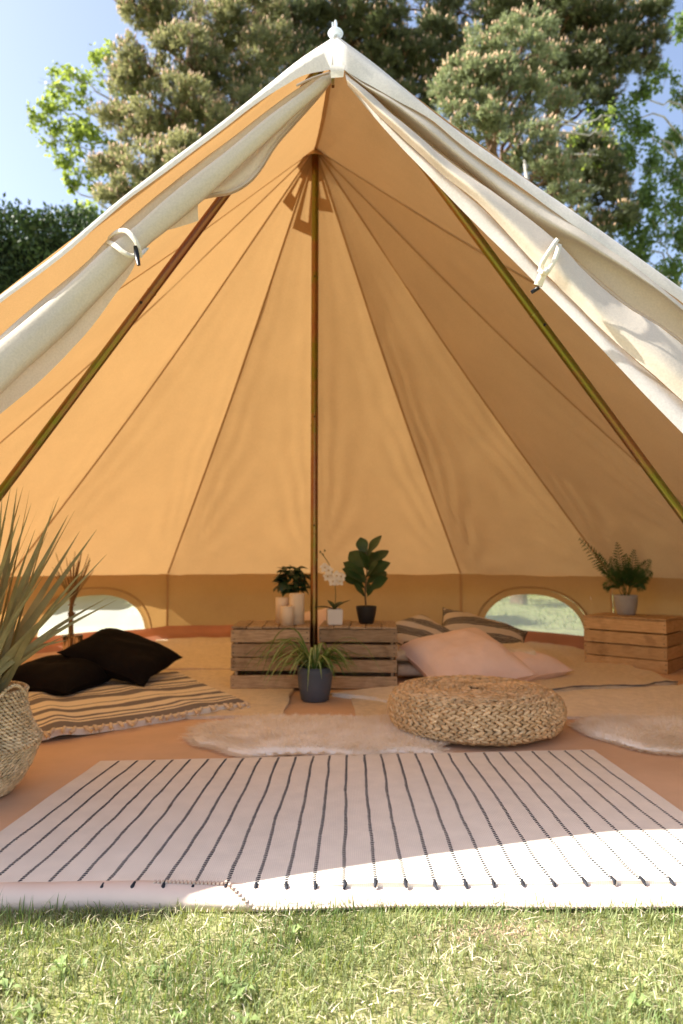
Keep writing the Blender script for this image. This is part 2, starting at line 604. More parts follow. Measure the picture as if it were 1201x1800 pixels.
def stripe_mat(name, axis, scale, cols, pos, wobble=0.03, rotz=0.0):
    """woven stripes across one axis of the cloth"""
    m = mat(name, (0.6, 0.5, 0.4), 0.97, bump=0.6, bscale=120, spec=0.05)
    t = m.node_tree
    b = t.nodes['Principled BSDF']
    uv = t.nodes.new('ShaderNodeUVMap')
    sep = t.nodes.new('ShaderNodeSeparateXYZ')
    t.links.new(uv.outputs[0], sep.inputs[0])
    n = t.nodes.new('ShaderNodeTexNoise')
    n.inputs['Scale'].default_value = 5
    t.links.new(uv.outputs[0], n.inputs[0])
    ad = t.nodes.new('ShaderNodeMath')
    ad.operation = 'MULTIPLY_ADD'
    ad.inputs[1].default_value = wobble
    t.links.new(n.outputs['Fac'], ad.inputs[0])
    t.links.new(sep.outputs[axis], ad.inputs[2])
    sc = t.nodes.new('ShaderNodeMath')
    sc.operation = 'MULTIPLY'
    sc.inputs[1].default_value = scale
    t.links.new(ad.outputs[0], sc.inputs[0])
    fr = t.nodes.new('ShaderNodeMath')
    fr.operation = 'FRACT'
    t.links.new(sc.outputs[0], fr.inputs[0])
    rp = t.nodes.new('ShaderNodeValToRGB')
    rp.color_ramp.interpolation = 'CONSTANT'
    e = rp.color_ramp.elements
    e[0].position = pos[0]
    e[0].color = (*cols[0], 1)
    e[1].position = pos[1]
    e[1].color = (*cols[1], 1)
    for p, c in zip(pos[2:], cols[2:]):
        q = e.new(p)
        q.color = (*c, 1)
    t.links.new(fr.outputs[0], rp.inputs[0])
    t.links.new(rp.outputs[0], b.inputs['Base Color'])
    return m


CR, GR = (0.82, 0.73, 0.60), (0.22, 0.20, 0.205)
M['throw'] = stripe_mat('striped_throw', 1, 2.2, [CR, GR, CR, GR, CR, GR, CR, GR, CR, GR, CR],
                        [0, 0.07, 0.24, 0.29, 0.33, 0.40, 0.46, 0.60, 0.74, 0.86, 0.89], wobble=0.012)
BK, WH = (0.025, 0.022, 0.024), (0.66, 0.57, 0.46)
_c, _p = [], []
for z0, n_ in ((0.0, 4), (0.26, 6), (0.60, 6)):
    for q in range(n_):
        _c += [BK, WH]
        _p += [z0 + q * 0.034, z0 + q * 0.034 + 0.024]
M['mono_cushion'] = stripe_mat('black_white_weave', 1, 1.0, _c, _p, wobble=0.10)


# ------------------------------------------------------------------ ground
b = MB()
n = 70
xs = np.concatenate([np.linspace(-120, -8, 10), np.linspace(-6, 6, 49), np.linspace(8, 120, 10)])
ys = np.concatenate([np.linspace(-60, -3, 6), np.linspace(-1, 3, 33), np.linspace(4, 30, 14), np.linspace(36, 160, 8)])
GZ = -0.020
b.grid([[V(x, y, GZ + 0.012 * fbm((x, y, 0), 1.7)) for y in ys] for x in xs])
lawn_m = mat('lawn_soil', (0.20, 0.18, 0.08), 0.95, var=0.35, vscale=5, col2=(0.31, 0.31, 0.13), bump=0.8, bscale=60)
lawn = b.build('lawn', lawn_m)
lawn['kind'] = 'structure'


def blades(nb, area, hmin, hmax, wd, lean, mat_, name, dens=None, flat=0.0, z0=GZ):
    x0, x1, y0, y1 = area
    X = rng.uniform(x0, x1, nb * 3)
    Y = rng.uniform(y0, y1, nb * 3)
    if dens is not None:
        keep = rng.uniform(0, 1, nb * 3) < dens(X, Y)
        X, Y = X[keep][:nb], Y[keep][:nb]
    else:
        X, Y = X[:nb], Y[:nb]
    k = len(X)
    h = rng.uniform(hmin, hmax, k) * rng.uniform(0.6, 1.0, k)
    a = rng.uniform(0, 2 * np.pi, k)
    ln = rng.uniform(0.1, 1.0, k) * lean
    wdir = a + np.pi / 2 + rng.normal(0, 0.5, k)
    wv = wd * rng.uniform(0.6, 1.3, k)
    px, py = np.cos(wdir) * wv, np.sin(wdir) * wv
    Z = np.full(k, z0) + rng.uniform(-0.004, 0.004, k)
    if flat:
        Z += rng.uniform(0.004, 0.024, k)
    dx, dy = np.cos(a) * ln * h, np.sin(a) * ln * h
    up = h * np.sqrt(np.clip(1 - (0.75 * ln) ** 2, 0.02, 1)) * (1 - flat)
    v = np.zeros((k, 5, 3))
    v[:, 0] = np.stack([X - px, Y - py, Z], 1)
    v[:, 1] = np.stack([X + px, Y + py, Z], 1)
    mx, my = X + dx * 0.35, Y + dy * 0.35
    v[:, 2] = np.stack([mx + px * 0.8, my + py * 0.8, Z + up * 0.6], 1)
    v[:, 3] = np.stack([mx - px * 0.8, my - py * 0.8, Z + up * 0.6], 1)
    v[:, 4] = np.stack([X + dx, Y + dy, Z + up], 1)
    base = (np.arange(k) * 5)[:, None]
    f = np.concatenate([base + np.array([[0, 1, 2]]), base + np.array([[0, 2, 3]]), base + np.array([[3, 2, 4]])], 0)
    return big_mesh(name, v.reshape(-1, 3), f, mat_, kind='stuff')


_ph = rng.uniform(0, 6.28, 12)


def patch(X, Y):
    s = np.zeros_like(X)
    for i in range(6):
        fx, fy = 2.0 + 2.3 * i, 3.1 + 1.9 * ((i * 5) % 6)
        s += np.sin(fx * X + _ph[i]) * np.cos(fy * Y + _ph[i + 6])
    return np.clip(0.5 + 0.22 * s, 0.06, 1)


def green_density(X, Y):
    bare = np.exp(-(((X - 0.36) / 0.20) ** 2 + ((Y - 1.56) / 0.05) ** 2))
    return np.clip(0.28 + 0.8 * patch(X, Y), 0, 1) * (1 - 0.85 * bare)


def straw_density(X, Y):
    return np.clip(1.15 - patch(X, Y), 0.12, 1)


blades(95000, (-1.7, 1.7, 0.55, 1.665), 0.013, 0.038, 0.0013, 1.25, M['grass'], 'grass', green_density)
blades(9000, (-1.7, 1.7, 0.7, 1.66), 0.035, 0.075, 0.0011, 1.15, M['grass_deep'], 'grass', lambda X, Y: patch(X + 3, Y) ** 2)
blades(700, (-1.5, 1.5, 1.60, 1.675), 0.015, 0.038, 0.0012, 0.8, M['grass'], 'grass')
blades(14000, (-1.7, 1.7, 0.55, 1.65), 0.02, 0.06, 0.0010, 1.0, M['straw'], 'grass_clippings', straw_density, flat=0.8)
blades(26000, (-9, 9, 8.2, 20), 0.05, 0.10, 0.006, 0.9, M['grass'], 'grass', None)
blades(9000, (-6, -3.2, 0.2, 8), 0.04, 0.08, 0.004, 0.9, M['grass'], 'grass', None)
blades(9000, (3.2, 6, 0.2, 8), 0.04, 0.08, 0.004, 0.9, M['grass'], 'grass', None)

# small broad-leaved weeds in the turf
b = MB()
for k in range(40):
    if k < 26:
        cx, cy_ = random.uniform(-0.75, -0.15), random.uniform(1.12, 1.42)
    else:
        cx, cy_ = random.uniform(-1.2, 1.2), random.uniform(1.0, 1.63)
    nl = random.randint(3, 7)
    a0 = random.uniform(0, 6.28)
    for j in range(nl):
        a = a0 + j * 6.28 / nl + random.uniform(-0.3, 0.3)
        L = random.uniform(0.012, 0.032)
        wv = L * random.uniform(0.18, 0.32)
        d = V(math.cos(a), math.sin(a), 0)
        s = V(-math.sin(a), math.cos(a), 0)
        o = V(cx, cy_, GZ + 0.012)
        z1, z2 = random.uniform(0.006, 0.018), random.uniform(0.0, 0.016)
        b.add([o, o + d * L * .5 + s * wv + V(0, 0, z1 + .003), o + d * L * .5 + V(0, 0, z1), o + d * L * .5 - s * wv + V(0, 0, z1 + .003), o + d * L + V(0, 0, z2)],
              [(0, 2, 1), (0, 3, 2), (1, 2, 4), (2, 3, 4)])
b.build('lawn_weeds', M['weed'], kind='stuff')
b = MB()
for k in range(220):
    x, y = 0.36 + random.gauss(0, .10), 1.57 + random.gauss(0, .028)
    q = random.uniform(.0012, .0032)
    b.add([V(x - q, y - q, GZ + .004), V(x + q * 1.3, y - q * .6, GZ + .005), V(x + q * .7, y + q, GZ + .004), V(x - q, y + q * .7, GZ + .005), V(x, y, GZ + .007 + q)], [(0, 1, 4), (1, 2, 4), (2, 3, 4), (3, 0, 4)])
b.build('bare_earth', mat('bare_earth', (0.46, 0.33, 0.21), 0.95, var=0.2, island=0.2), kind='stuff', smooth=False)

# ------------------------------------------------------------------ the bell tent
PX, PY = -0.18, 4.5                   # centre pole
RT, WH_, AP = 3.05, 0.66, 3.62
tent = thing('bell_tent', 'large cream and orange canvas bell tent with its door open on the lawn', 'tent', (PX, PY, 0))
APEX = V(PX, PY, AP)
AF = at(591, 66, 2.28)                # top of the A-frame over the door


def ringpt(a, z, r=RT):
    q = R(a - 2)
    return V(PX + r * math.sin(q), PY + r * math.cos(q), z)


EAVE = {}
for a in range(-90, 91, 30):
    EAVE[a] = ringpt(a, WH_)
EAVE[-120] = V(-2.3, 1.9, 0.50)
EAVE[120] = V(2.2, 2.25, 0.89)
DL = V(-1.62, 1.50, 0.58)             # lower ends of the opening's edges
DR = V(1.60, 1.56, 0.62)


def rail(P, Q, t, sag=0.05):
    p = P + (Q - P) * t
    mid = V(PX, PY, 0.9)
    d = nrm(mid - p)
    return p + d * sag * math.sin(math.pi * min(1, t)) * (1.0)


def panel(name, P0, Pa, Pb, n=52, m=34, sag=0.05, ext=0.0, seed=0.0, P1=None, wr=1.0):
    """cloth triangle P0 (or edge P0-P1) down to Pa-Pb with a sag and gathers at the lower corners"""
    rows = []
    cen = V(PX, PY, 0.9)
    for i in range(n + 1):
        t = i / n * (1 + ext)
        a = rail(P0, Pa, t)
        c = rail(P0 if P1 is None else P1, Pb, t)
        row = []
        for j in range(m + 1):
            s = j / m
            p = a + (c - a) * s
            d = nrm(cen - p)
            e = math.sin(math.pi * s) * math.sin(math.pi * min(1, t) * 0.9)
            q = p + d * sag * e * 0.6
            # creases fanning out of the lower corners
            for cs, sg in ((0, 1), (1, -1)):
                ds = abs(s - cs)
                dt = 1 - t
                ang = math.atan2(dt, ds + 1e-4)
                rr = math.hypot(ds, dt)
                q = q + d * 0.024 * wr * math.sin(ang * 19 + seed + cs * 2 + 2 * fbm(p + seed, 2.5)) * math.exp(-rr * 4.2) * min(1, ds * 9) * (1 if 0 < s < 1 else 0)
            q = q + d * 0.014 * wr * fbm(p + seed, 1.5) * (1 if 0 < s < 1 else 0) * min(1, t * 4)
            row.append(q)
        rows.append(row)
    b = MB()
    b.grid(rows)
    return b.build(name, M['canvas'], tent)


angs = list(range(-120, 121, 30))
for i, (a, c) in enumerate(zip(angs, angs[1:])):
    panel('canopy_panel', APEX, EAVE[a], EAVE[c], ext=0.055, seed=i * 1.7)
# door side: ridge from the centre pole to the A-frame, and the panel edges beside the opening
panel('canopy_panel', APEX, EAVE[-120], AF, seed=20, wr=0.3, sag=0.02)
panel('canopy_panel', APEX, EAVE[120], AF, seed=23, wr=0.3, sag=0.02)


def seam(P, Q, w0=0.008, w1=0.009, off=0.006, sag=0.05, name='seam'):
    b = MB()
    L, Rr = [], []
    for t in np.linspace(0.004, 0.998, 30):
        p = rail(P, Q, t, sag)
        q = rail(P, Q, min(1, t + .02), sag)
        tn = nrm(q - rail(P, Q, t - 0.004, sag))
        d = nrm(V(PX, PY, 0.9) - p)
        s = nrm(np.cross(tn, d))
        w_ = lerp(w0, w1, t)
        L.append(p + d * off + s * w_)
        Rr.append(p + d * off - s * w_)
    top = [x for x in L]
    b.grid([L, [(l + r) / 2 + nrm(V(PX, PY, .9) - l) * 0.004 for l, r in zip(L, Rr)], Rr])
    return b.build(name, M['seam'], tent)


for a in angs:
    seam(APEX, EAVE[a])
seam(APEX, AF, sag=0.05, w0=0.014, w1=0.012)
for s_, e_ in ((-1, -150), (1, 150)):
    foot = V(s_ * 1.75 + PX * .5, 2.3, 0.7)

# reinforcement patches with vents under the peak
def vent(Pa, Pb, t0=0.015, t1=0.105, s0=0.12, s1=0.88):
    def q(s, t, off=0.012):
        a = rail(APEX, Pa, t)
        c = rail(APEX, Pb, t)
        p = a + (c - a) * s
        return p + nrm(V(PX, PY, .9) - p) * off
    b = MB()
    o = [q(s0 + .05, t0), q(s1 - .05, t0), q(s1, t1), q(s0, t1 * 0.93)]
    i_ = [q(.36, t0 + .035), q(.62, t0 + .035), q(.70, t1 - .022), q(.34, t1 - .026)]
    b.add(o + i_, [(0, 1, 5, 4), (1, 2, 6, 5), (2, 3, 7, 6), (3, 0, 4, 7)])
    b.build('vent_patch', M['vent'], tent, smooth=False)


vent(EAVE[-30], EAVE[0], 0.012, 0.135)
vent(EAVE[-60], EAVE[-30], 0.012, 0.10)
vent(EAVE[0], EAVE[30], 0.012, 0.098)
b = MB()
b.lathe([(0.028, 0.0), (0.10, -0.075), (0.135, -0.105)], 12, 0, (PX, PY, AP - 0.015))
b.build('peak_patch', M['vent'], tent)

# walls
WIN = {(-60, -30): 1, (30, 60): 1}
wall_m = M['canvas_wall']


def wall_panel(A, B, window=False, zb=0.045, seed=0.0):
    A, B = A.copy(), B.copy()
    out = nrm((A + B) / 2 - V(PX, PY, (A + B)[2] / 2))
    L = np.linalg.norm((B - A)[:2])

    def P(u, z):
        zt = lerp(A[2], B[2], u)
        k = (z - zb) / (zt - zb)
        p = V(lerp(A[0], B[0], u), lerp(A[1], B[1], u), z)
        bul = 0.018 * math.sin(math.pi * k) * (0.6 + 0.4 * math.sin(math.pi * u))
        bul += 0.010 * fbm((p[0] * 1.0 + seed, p[1], p[2] * 0.6), 3.2) * (1 if 0.02 < u < 0.98 else 0)
        bul += 0.007 * math.sin((u * L * 3.2 + z * 6.0) * 2.4 + seed) * math.sin(math.pi * k) * math.sin(math.pi * u)
        return p + out * bul
    b = MB()
    if not window:
        b.grid([[P(u, lerp(zb, lerp(A[2], B[2], u), k)) for k in np.linspace(0, 1, 13)] for u in np.linspace(0, 1, 25)])
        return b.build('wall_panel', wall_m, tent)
    uc, hw, zl, hh = 0.5, 0.375, 0.075, 0.45

    def arc(u):
        x = (u - uc) / hw
        return zl + hh * max(0.0, 1 - abs(x) ** 2.3) ** (1 / 2.1)
    ui = uc + hw * np.sin(np.linspace(-math.pi / 2, math.pi / 2, 29))
    for us in (np.linspace(0, uc - hw, 6), np.linspace(uc + hw, 1, 6)):
        b.grid([[P(u, lerp(zb, WH_, k)) for k in np.linspace(0, 1, 9)] for u in us])
    b.grid([[P(u, lerp(zb, zl, k)) for k in (0, 1)] for u in ui])
    b.grid([[P(u, lerp(arc(u), WH_, k)) for k in np.linspace(0, 1, 7)] for u in ui])
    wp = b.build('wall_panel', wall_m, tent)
    # the window: a clear pane, a sewn border and its zip
    inn = -out
    f = MB()
    outer = [P(u, arc(u)) + inn * 0.008 for u in ui]
    bw = 0.052
    c0 = np.mean(outer, axis=0)
    inner = []
    for u in ui:
        uu = uc + (u - uc) * (1 - bw / (hw * L) * 1.05)
        inner.append(P(uu, max(zl + 0.02, zl + (arc(u) - zl) * (1 - bw / hh))) + inn * 0.010)
    f.grid([outer, inner])
    lo = [P(u, zl - 0.012) + inn * 0.012 for u in ui]
    hi = [P(uc + (u - uc) * .93, zl + 0.03) + inn * 0.018 for u in ui]
    f.grid([lo, hi])
    wd = f.build('window', M['canvas_wall'], tent)
    z_ = MB()
    z_.tube([P(uc + (u - uc) * 1.03, arc(u) + 0.014) + inn * 0.012 for u in ui], 0.008, 6)
    z_.tube([P(u, zl - 0.004) + inn * 0.016 + V(0, 0, 0.012 * fbm((u * 9, seed, 1), 1.5)) for u in np.linspace(uc - hw, uc + hw, 24)], 0.013, 6)
    z_.build('window_piping', M['seam'], wd)
    g = MB()
    g.grid([[P(uc + (u - uc) * .97, lerp(zl, max(zl + .01, arc(u)) - 0.012, k)) + inn * 0.003 for k in np.linspace(0, 1, 8)] for u in ui])
    g.build('pane', M['pane'], wd)
    return wp


def pane_mat():
    m = bpy.data.materials.new('window_film')
    m.use_nodes = True
    t = m.node_tree
    for nn in list(t.nodes):
        if nn.type == 'BSDF_PRINCIPLED':
            t.nodes.remove(nn)
    tr = t.nodes.new('ShaderNodeBsdfTransparent')
    tr.inputs[0].default_value = (0.80, 0.84, 0.82, 1)
    tl = t.nodes.new('ShaderNodeBsdfTranslucent')
    tl.inputs[0].default_value = (0.80, 0.82, 0.76, 1)
    gl = t.nodes.new('ShaderNodeBsdfGlossy')
    gl.inputs['Roughness'].default_value = 0.15
    m1 = t.nodes.new('ShaderNodeMixShader')
    m1.inputs[0].default_value = 0.42
    m2 = t.nodes.new('ShaderNodeMixShader')
    m2.inputs[0].default_value = 0.05
    t.links.new(tr.outputs[0], m1.inputs[1])
    t.links.new(tl.outputs[0], m1.inputs[2])
    t.links.new(m1.outputs[0], m2.inputs[1])
    t.links.new(gl.outputs[0], m2.inputs[2])
    t.links.new(m2.outputs[0], t.nodes['Material Output'].inputs[0])
    return m


M['pane'] = pane_mat()
for i, (a, c) in enumerate(zip(angs, angs[1:])):
    wall_panel(EAVE[a], EAVE[c], (a, c) in WIN, seed=i * 2.3)
for a in (-60, -30, 0, 30, 60):
    p = EAVE[a]
    d = nrm(V(PX, PY, 0) - V(p[0], p[1], 0))
    s = V(-d[1], d[0], 0)
    b = MB()
    b.grid([[p * V(1, 1, 0) + d * (0.012) + s * w_ + V(0, 0, z) for z in np.linspace(0.05, 0.655, 8)] for w_ in (-.011, .011)])
    b.build('wall_seam', M['seam'], tent)

# groundsheet with its raised edge
FL, FR = V(-2.5, 1.66, 0), V(2.5, 1.74, 0)
ring = [ringpt(a, 0, RT - 0.03) for a in range(-120, 121, 10)]
b = MB()
rows = []
nx, ny = 60, 60
cx, cyy = PX, PY
for i in range(nx + 1):
    row = []
    x = lerp(-3.2, 2.85, i / nx)
    yb = PY + math.sqrt(max(0.02, (RT - .06) ** 2 - (x - PX) ** 2))
    yf = lerp(1.66, 1.735, (x + 2.2) / 4.4)
    if abs(x - PX) > 2.0:
        yf = max(yf, PY - math.sqrt(max(0.02, (RT + .1) ** 2 - (x - PX) ** 2)) - 0.3)
        yf = max(1.7, min(yf, 3.4))
    for j in range(ny + 1):
        y = lerp(yf, yb, (j / ny))
        row.append(V(x, y, 0.005 * fbm((x, y, 4), 2.6) + 0.004 * max(0, fbm((x * .5 + y, y * .3 - x * .6, 9), 3.0))))
    rows.append(row)
b.grid(rows)
b.build('groundsheet', M['groundsheet'], tent)
b = MB()
cor = [ringpt(a, 0, RT - 0.075) for a in range(-90, 91, 30)]
cor = [V(-2.25, 1.95, 0)] + cor + [V(2.15, 2.28, 0)]
pts = [lerp(p, q, k) for p, q in zip(cor, cor[1:]) for k in np.linspace(0, 1, 6, endpoint=False)] + [cor[-1]]
rows = []
for z, o_ in ((0.0, -.13), (0.035, -.06), (0.075, 0.0), (0.125, 0.02)):
    rows.append([p + nrm(p - V(PX, PY, 0)) * o_ * (1 + .2 * fbm(p, 2.5)) + V(0, 0, z * (1 + .12 * fbm(p, 2.1))) for p in pts])
b.grid(rows)
b.build('groundsheet_edge', M['bathtub'], tent)


# folded front lip and the zip that runs along it
def lip_path(x):
    return 1.672 + 0.0165 * (x + 0.5) + 0.006 * math.sin(x * 3.1 + 1) + 0.004 * math.sin(x * 8.3) + (0.055 * max(0, x - .75) ** 1.2)


b = MB()
rows = []
for x in np.linspace(-2.3, 2.3, 120):
    y = lip_path(x)
    k = 1 / (1 + math.exp((x + 0.25) * 9))             # rounded on the left, flat on the right
    h = lerp(0.012, 0.026, k) + 0.003 * fbm((x * 3, 1, 2), 1.5)
    drop = lerp(-0.010, GZ - 0.004, k)
    rows.append([V(x, y + 0.10, 0.002), V(x, y + 0.055, h * .8), V(x, y + 0.03, h), V(x, y + lerp(-.012, 0.004, k), h * lerp(.35, .75, k)),
                 V(x, y + lerp(-.033, -.008, k), lerp(-.005, 0.004, k)), V(x, y + lerp(-.034, -.006, k), drop), V(x, y + 0.03, drop - .004)])
b.grid(rows)
lip = b.build('door_sill', M['lip'], tent)
b = MB()
for x in np.arange(-0.45, 2.2, 0.0095):
    y = lip_path(x)
    k = 1 / (1 + math.exp((x + 0.25) * 9))
    if x < -0.28:
        p = V(x, y + 0.034, lerp(0.012, 0.026, k) + 0.0035)
    elif x > -0.2:
        p = V(x, y - 0.036, -0.004)
    else:
        kk = (x + .28) / .08
        p = V(x, y + lerp(.034, -.036, kk), lerp(.028, -.004, kk))
    b.box(p - V(.0026, .006, .003), p + V(.0026, .006, .0015))
b.build('zip', M['zip'], lip, smooth=False, kind='stuff')

# poles
def jointed_pole(name, P, Q, r, joints):
    b = MB()
    b.tube([lerp(P, Q, t) for t in np.linspace(0, 1, 40)], r, 20)
    o = b.build(name, M['pole'], tent)
    for j in joints:
        c = MB()
        p = lerp(P, Q, j)
        d = nrm(Q - P) * 0.004
        c.tube([p - d, p, p + d], [r * 1.0, r * 1.10, r * 1.0], 18)
        c.build('pole_joint', M['pole'], o)
        hole = p + nrm(Q - P) * 0.055
        s = MB()
        s.tube([hole + V(0, -r * .90, 0), hole + V(0, -r * 1.12, 0)], 0.0055, 8)
        s.build('spring_button', M['nail'], o)
    return o


jointed_pole('centre_pole', V(PX, PY, 0.0), APEX - V(0, 0, 0.01), 0.0245, [0.27, 0.47, 0.735])
LF = V(-2.0, 2.5, 0.0)
RF = V(1.93, 2.5, 0.0)
topf = AF + V(0, 0.06, 0.015)
jointed_pole('frame_pole', topf, LF, 0.017, [0.335, 0.68])
jointed_pole('frame_pole', topf, RF, 0.017, [0.365, 0.68])

# hood over the door with its tab and the pin on top
def invd(u, u0, d0, u1, d1):
    k = (u - u0) / (u1 - u0)
    return 1.0 / lerp(1 / d0, 1 / d1, k)


def pix_rail(pts, u1, d1, off=0.0, n=40):
    """rail through photograph pixels; depth runs from the A-frame top to (u1, d1)"""
    P = [V(*p) for p in pts]
    out = []
    for q in smooth_path(P, n):
        if u1 == -600:                        # left flap: hangs straight, its unseen foot swung forward to shade the rug
            k = min(0.80, max(0, (110 - q[0]) / 600))
            d = invd(q[0], 590, 2.27, -852, 1.90) - 0.40 * k
        else:
            d = invd(q[0], 590, 2.27, u1, d1)
        out.append(at(q[0], q[1], d + off))
    return out


UL1, DL1 = -852, 1.90
UR1, DR1 = 1774, 2.25
hl_top = pix_rail([(590, 63), (530, 102), (480, 142), (415, 195), (350, 245), (280, 297), (220, 345), (165, 390), (100, 445), (0, 520), (-140, 628), (-330, 772), (-500, 890)], UL1, DL1)
hl_bot = pix_rail([(582, 122), (535, 132), (500, 150), (450, 183), (380, 236), (300, 296), (226, 350), (170, 398), (105, 455), (4, 530), (-135, 640), (-325, 784), (-496, 902)], UL1, DL1, -0.022)
hr_top = pix_rail([(591, 62), (655, 109), (705, 150), (762, 197), (815, 237), (865, 272), (935, 322), (1000, 366), (1080, 422), (1201, 509), (1330, 604), (1450, 694), (1560, 776)], UR1, DR1, -0.012)
hr_bot = pix_rail([(604, 122), (640, 144), (700, 177), (760, 212), (812, 256), (862, 291), (932, 341), (998, 388), (1078, 443), (1201, 533), (1328, 630), (1448, 724), (1556, 808)], UR1, DR1, -0.045)
# join over the peak
b = MB()
mid = [[at(590, 63, 2.268) + V(0, .075, .05), at(590, 62, 2.268), at(591, 93, 2.235), at(593, 120, 2.225)]]
BK_ = V(0, 0.075, 0.050)
L_ = [[hl_top[i] + BK_, hl_top[i] + V(0, 0.004, 0.004), (hl_top[i] + hl_bot[i]) / 2 + V(0, -0.012, 0.004), hl_bot[i] + V(0, 0, .002 * fbm(hl_bot[i], 9))] for i in range(len(hl_top))]
R_ = [[hr_top[i] + BK_, hr_top[i] + V(0, 0.004, 0.004), (hr_top[i] + hr_bot[i]) / 2 + V(0, -0.012 + .006 * fbm(hr_top[i], 5), 0.004), hr_bot[i] + V(0, 0, .004 * fbm(hr_bot[i], 9))] for i in range(len(hr_top))]
b.grid(list(reversed(L_)) + mid + R_)
hood = b.build('door_hood', M['hood'], tent)
b = MB()
tb = [at(u, v, 2.215 + .004 * k) for k, (u, v) in enumerate([(580, 112), (606, 112)])]
b.grid([[at(581, 114, 2.214), at(605, 115, 2.214)], [at(581, 124, 2.206), at(605, 125, 2.206)], [at(582, 137, 2.212), at(604, 135, 2.212)]])
b.build('hood_tab', M['hood'], hood)
b = MB()
b.box(at(583, 149, 2.235), at(588, 136, 2.24) + V(0, .01, 0))
b.build('hood_hook', M['pole'], hood, smooth=False)
b = MB()
top = at(590, 62, 2.27)
b.lathe([(0.0, -0.002), (0.025, 0.002), (0.0275, 0.007), (0.025, 0.012), (0.010, 0.014), (0.0, .015)], 20, 0, top)
b.build('frame_cap', M['plastic_clear'], tent)
b = MB()
b.tube([top + V(0, 0, 0.0), top + V(0, 0, .044), top + V(0, 0, .056)], [0.0065, 0.0065, 0.0035], 10)
b.tube([top + V(-.009, 0, 0.012), top + V(-.011, 0, .048)], 0.003, 8)
b.build('frame_pin', M['plastic_clear'], tent)


# the two rolled-back halves of the door
def loft(name, rails, m, parent=tent, wr=0.0, seed=0, sub=4):
    n = len(rails[0])
    rows = []
    for i in range(n):
        col = smooth_path([r[i] for r in rails], (len(rails) - 1) * sub + 1)
        if wr:
            col = [p + V(0, 1, 0.4) * wr * fbm(p * V(1, 1, 1) + seed, 7.0) for p in col]
        rows.append(col)
    b = MB()
    b.grid(rows)
    return b.build(name, m, parent)


# right: outer fold, hollow, inner fold, pale edge
US1, DS1 = 1790, 1.56
e1, f1 = (UR1, 2.75), (1690, 2.1)
r1 = pix_rail([(604, 120), (640, 143), (700, 176), (760, 214), (850, 286), (935, 345), (1025, 402), (1110, 460), (1201, 537), (1400, 700), (1540, 815)], UR1, 2.2, -0.01)
r1b = pix_rail([(605, 122), (641, 150), (702, 188), (764, 236), (850, 306), (938, 372), (1025, 424), (1112, 478), (1201, 545), (1400, 712), (1540, 830)], UR1, 2.15, -0.05)
r1c = pix_rail([(606, 124), (642, 156), (702, 198), (764, 248), (850, 320), (938, 390), (1025, 437), (1113, 490), (1201, 553), (1400, 728), (1545, 850)], UR1, 2.15, 0.0)
r2 = pix_rail([(606, 126), (645, 158), (703, 206), (770, 262), (850, 322), (940, 395), (1025, 466), (1100, 530), (1201, 598), (1400, 772), (1550, 900)], 1640, 2.1, 0.06)
r3 = pix_rail([(607, 130), (650, 165), (706, 214), (775, 270), (850, 325), (965, 412), (1025, 472), (1100, 536), (1201, 604), (1410, 800), (1570, 940)], 1690, 1.95, -0.03)
r4 = pix_rail([(609, 140), (658, 184), (720, 238), (780, 290), (850, 345), (958, 445), (1020, 506), (1080, 566), (1201, 660), (1440, 880), (1620, 1030)], 1720, 1.85, -0.085)
r5 = pix_rail([(611, 149), (668, 205), (728, 261), (782, 309), (850, 366), (952, 474), (1012, 532), (1072, 592), (1201, 706), (1460, 940), (1660, 1100)], 1750, 1.75, -0.03)
right_flap = loft('door_flap', [r1, r1b, r1c, r2], M['flap'], wr=0.006, seed=2)
loft('flap_hollow', [r2, [(p + q) / 2 + V(0, .02, 0) for p, q in zip(r2, r3)], r3], M['flap'], right_flap)
inner_fold = loft('flap_fold', [r3, r4, r5], M['flap'], right_flap, wr=0.012, seed=5, sub=6)
r6 = pix_rail([(611, 149), (668, 206), (728, 262), (782, 310), (850, 367), (952, 475), (1012, 533), (1072, 593), (1201, 707), (1460, 941), (1660, 1100)], 1755, 1.75, -0.005)
r7 = pix_rail([(612, 150), (672, 222), (726, 280), (784, 340), (850, 407), (935, 490), (1025, 580), (1100, 658), (1201, 762), (1470, 1030), (1670, 1180)], US1, DS1 + .12, 0.0)
loft('flap_edge', [r6, [(a + c) / 2 + V(0, -0.012, 0) for a, c in zip(r6, r7)], r7], M['mesh_flap'], right_flap, wr=0.005, seed=9)


def strap_loop(name, pts, w_, th, parent, m=None):
    b = MB()
    P = smooth_path(pts, 22)
    rows = []
    for i, p in enumerate(P):
        tn = nrm(P[min(i + 1, len(P) - 1)] - P[max(i - 1, 0)])
        s = nrm(np.cross(tn, V(0, 1, 0)))
        f = nrm(np.cross(s, tn))
        rows.append([p + s * w_ + f * th, p + s * w_ - f * th, p - s * w_ - f * th, p - s * w_ + f * th])
    b.grid(rows, closev=True)
    return b.build(name, m or M['strap'], parent)


d_ = invd(960, 590, 2.27, 1720, 1.85) - 0.125
tie = strap_loop('tie_loop', [at(980, 421, d_ + .1), at(972, 432, d_), at(957, 456, d_ - .01), at(951, 473, d_), at(958, 482, d_ - .005), at(968, 470, d_ - .01), at(977, 452, d_), at(984, 430, d_ + .06)], 0.007, 0.003, right_flap)
strap_loop('tie_knot', [at(948, 475, d_ - .01), at(956, 480, d_ - .02), at(962, 474, d_ - .012)], 0.006, 0.005, tie)
strap_loop('tie_end', [at(956, 478, d_ - .01), at(950, 492, d_ - .005), at(946, 502, d_)], 0.012, 0.005, tie)
b = MB()
b.tube([at(934, 514, d_ + .01), at(948, 505, d_)], 0.006, 8)
b.build('toggle', M['toggle'], tie)

